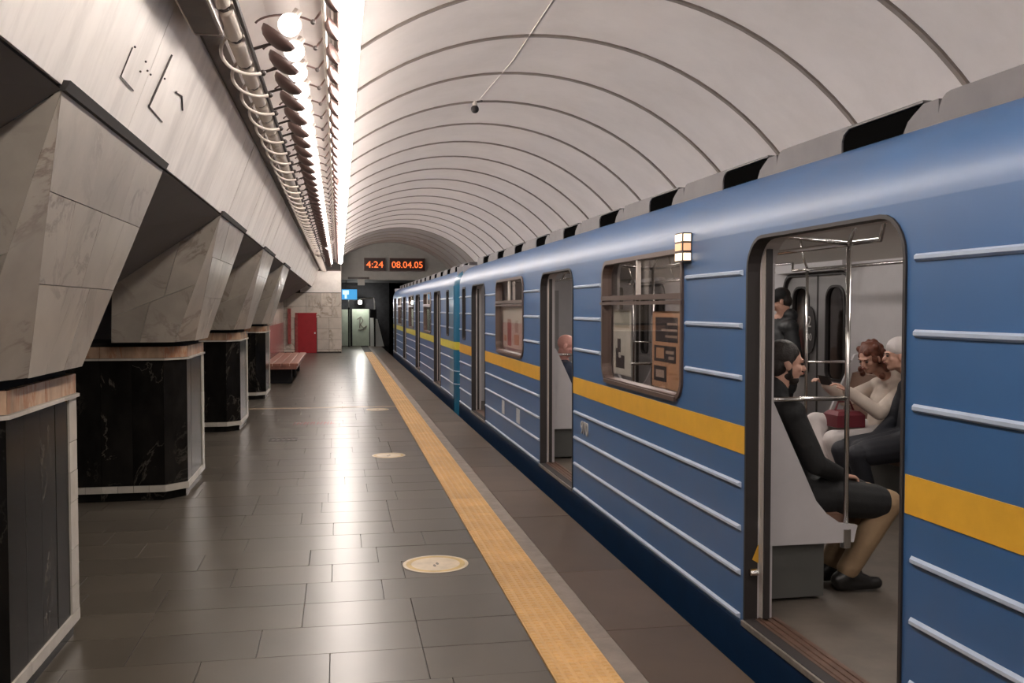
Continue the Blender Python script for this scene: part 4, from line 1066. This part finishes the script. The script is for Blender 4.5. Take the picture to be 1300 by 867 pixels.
def seated(hx, y, sgn, sh_z=1.13, head=None, knee_x=0.46, spread=0.09, lean=0.0, foot=0.40, hands=None, seat=0.68, kz=0.60):
    """sgn=+1 faces +X; hx hip X"""
    J = {}
    J['pelvis'] = (hx, y, seat); J['chest'] = (hx-sgn*(0.07-lean), y, sh_z-0.10); J['neck'] = (hx-sgn*(0.075-lean*1.2), y, sh_z+0.075)
    for n, s in (('L', sgn), ('R', -sgn)):
        J['sh'+n] = (hx-sgn*(0.07-lean), y+s*0.185, sh_z); J['hip'+n] = (hx+sgn*0.02, y+s*0.085, seat-0.02)
        J['kn'+n] = (hx+sgn*knee_x, y+s*(spread+0.02), kz); J['an'+n] = (hx+sgn*foot, y+s*spread, ZF+0.10); J['toe'+n] = (hx+sgn*(foot+0.17), y+s*(spread+0.01), ZF+0.035)
        J['el'+n] = (hx+sgn*0.05, y+s*0.235, sh_z-0.27); J['wr'+n] = (hx+sgn*0.27, y+s*0.10, sh_z-0.36); J['hd'+n] = (sgn*0.9, -s*0.35, -0.15)
    J['head'] = head; J['face'] = (sgn, 0)
    return J
# foreground man on the near bench, facing across the car
J = seated(2.44, 4.86, 1, sh_z=1.12, head=(2.425,4.85,1.375), knee_x=0.55, foot=0.31, lean=0.0)
J['face'] = (0.98, -0.20); J['tilt'] = 0.05
person('person', 'seated man with dark hair in long black coat and khaki trousers', J, (2.44,4.86,ZF), 'cloth_black', 'cloth_khaki', 'hair_dark', long_coat=True, collar=True, beard=True)
# woman with auburn curls on the far bench
J = seated(4.36, 6.98, -1, sh_z=1.03, head=(4.20,6.95,1.275), knee_x=0.52, foot=0.36, lean=0.02, kz=0.64)
J['tilt'] = 0.35; J['face'] = (-0.93, -0.36)
J['elL'] = (4.16,6.74,0.86); J['wrL'] = (3.96,6.86,1.02); J['hdL'] = (-0.6,0.3,0.5)
J['elR'] = (4.14,7.22,0.92); J['wrR'] = (3.94,7.16,1.05); J['hdR'] = (-0.75,-0.1,0.45)
J['knR'] = (3.80,7.08,0.76); J['anR'] = (3.78,6.92,0.36); J['toeR'] = (3.66,6.90,0.30)
person('person', 'seated woman with auburn curls in cream jacket and white trousers', J, (4.36,6.98,ZF), 'cloth_cream', 'cloth_white', 'hair_auburn', curly=True, collar=True)
# companion in a white hat beside her
J = seated(4.30, 6.47, -1, sh_z=1.06, head=(4.18,6.54,1.315), knee_x=0.55, foot=0.42, lean=0.02)
J['face'] = (-0.97, 0.24)
person('person', 'seated person in white knit hat and dark navy coat by the door edge', J, (4.30,6.50,ZF), 'cloth_navy', 'cloth_navy', None, hat='cloth_white', skin='skin', long_coat=True, collar=True)
# standing man in a cap at the far doors
x, y = 4.27, 8.66
J = {'pelvis':(x,y,0.97),'chest':(x-.01,y,1.36),'neck':(x-.01,y-.02,1.575),'head':(x-.03,y-.05,1.745),'face':(-0.90,0.42),'tilt':0.42,
     'shL':(x+.01,y-.19,1.49),'shR':(x-.01,y+.19,1.49),'elL':(x+.03,y-.27,1.20),'elR':(x-.02,y+.25,1.20),'wrL':(x-.19,y-.13,1.19),'wrR':(x-.20,y+.10,1.19),
     'hdL':(-.9,.3,.2),'hdR':(-.9,-.3,.2),'hipL':(x,y-.09,.93),'hipR':(x,y+.09,.93),'knL':(x-.03,y-.10,.56),'knR':(x-.03,y+.10,.56),
     'anL':(x,y-.11,ZF+.10),'anR':(x,y+.11,ZF+.10),'toeL':(x-.15,y-.14,ZF+.035),'toeR':(x-.15,y+.14,ZF+.035)}
person('person', 'standing man in black cap and dark hooded jacket at the far doors', J, (x,y,ZF), 'cloth_slate', 'cloth_black', 'hair_dark', cap='cloth_black', hood=True)
# passenger seated just past the second open door
J = seated(2.41, 9.76, 1, sh_z=1.05, head=(2.365,9.72,1.28), knee_x=0.50, foot=0.38, lean=0.0)
J['tilt'] = 0.30; J['face'] = (0.95,-0.30)
J['elL'] = (2.46,9.98,0.84); J['wrL'] = (2.56,9.82,1.03); J['hdL'] = (-0.1,-0.15,1.0)
J['elR'] = (2.48,9.54,0.86); J['wrR'] = (2.54,9.64,1.05); J['hdR'] = (-0.2,0.1,1.0)
person('person', 'seated passenger with pink face and raised hands inside the second open door', J, (2.41,9.76,ZF), 'cloth_jeans', 'cloth_jeans', None, skin='skin_pink')
# things held
bag = thing('handbag', 'dark wine-red handbag on the lap of the cream-jacketed woman', 'bag', (4.02,6.98,0.74))
MB().bbox(3.86,4.10,6.84,7.06,0.735,0.86,0.03).build('pouch','cloth_wine',bag); MB().tube([(3.90,6.95,0.86),(3.93,6.95,0.93),(4.03,6.95,0.93),(4.06,6.95,0.86)],0.008,6).build('strap','cloth_wine',bag)
ph = thing('phone', 'small dark phone in the hands of the cream-jacketed woman', 'phone', (3.88,7.02,1.10))
MB().hexa([(3.86,6.93,1.06),(3.87,6.93,1.06),(3.87,7.10,1.06),(3.86,7.10,1.06)],[(3.83,6.93,1.135),(3.84,6.93,1.135),(3.84,7.10,1.135),(3.83,7.10,1.135)]).build('case','rubber',ph)
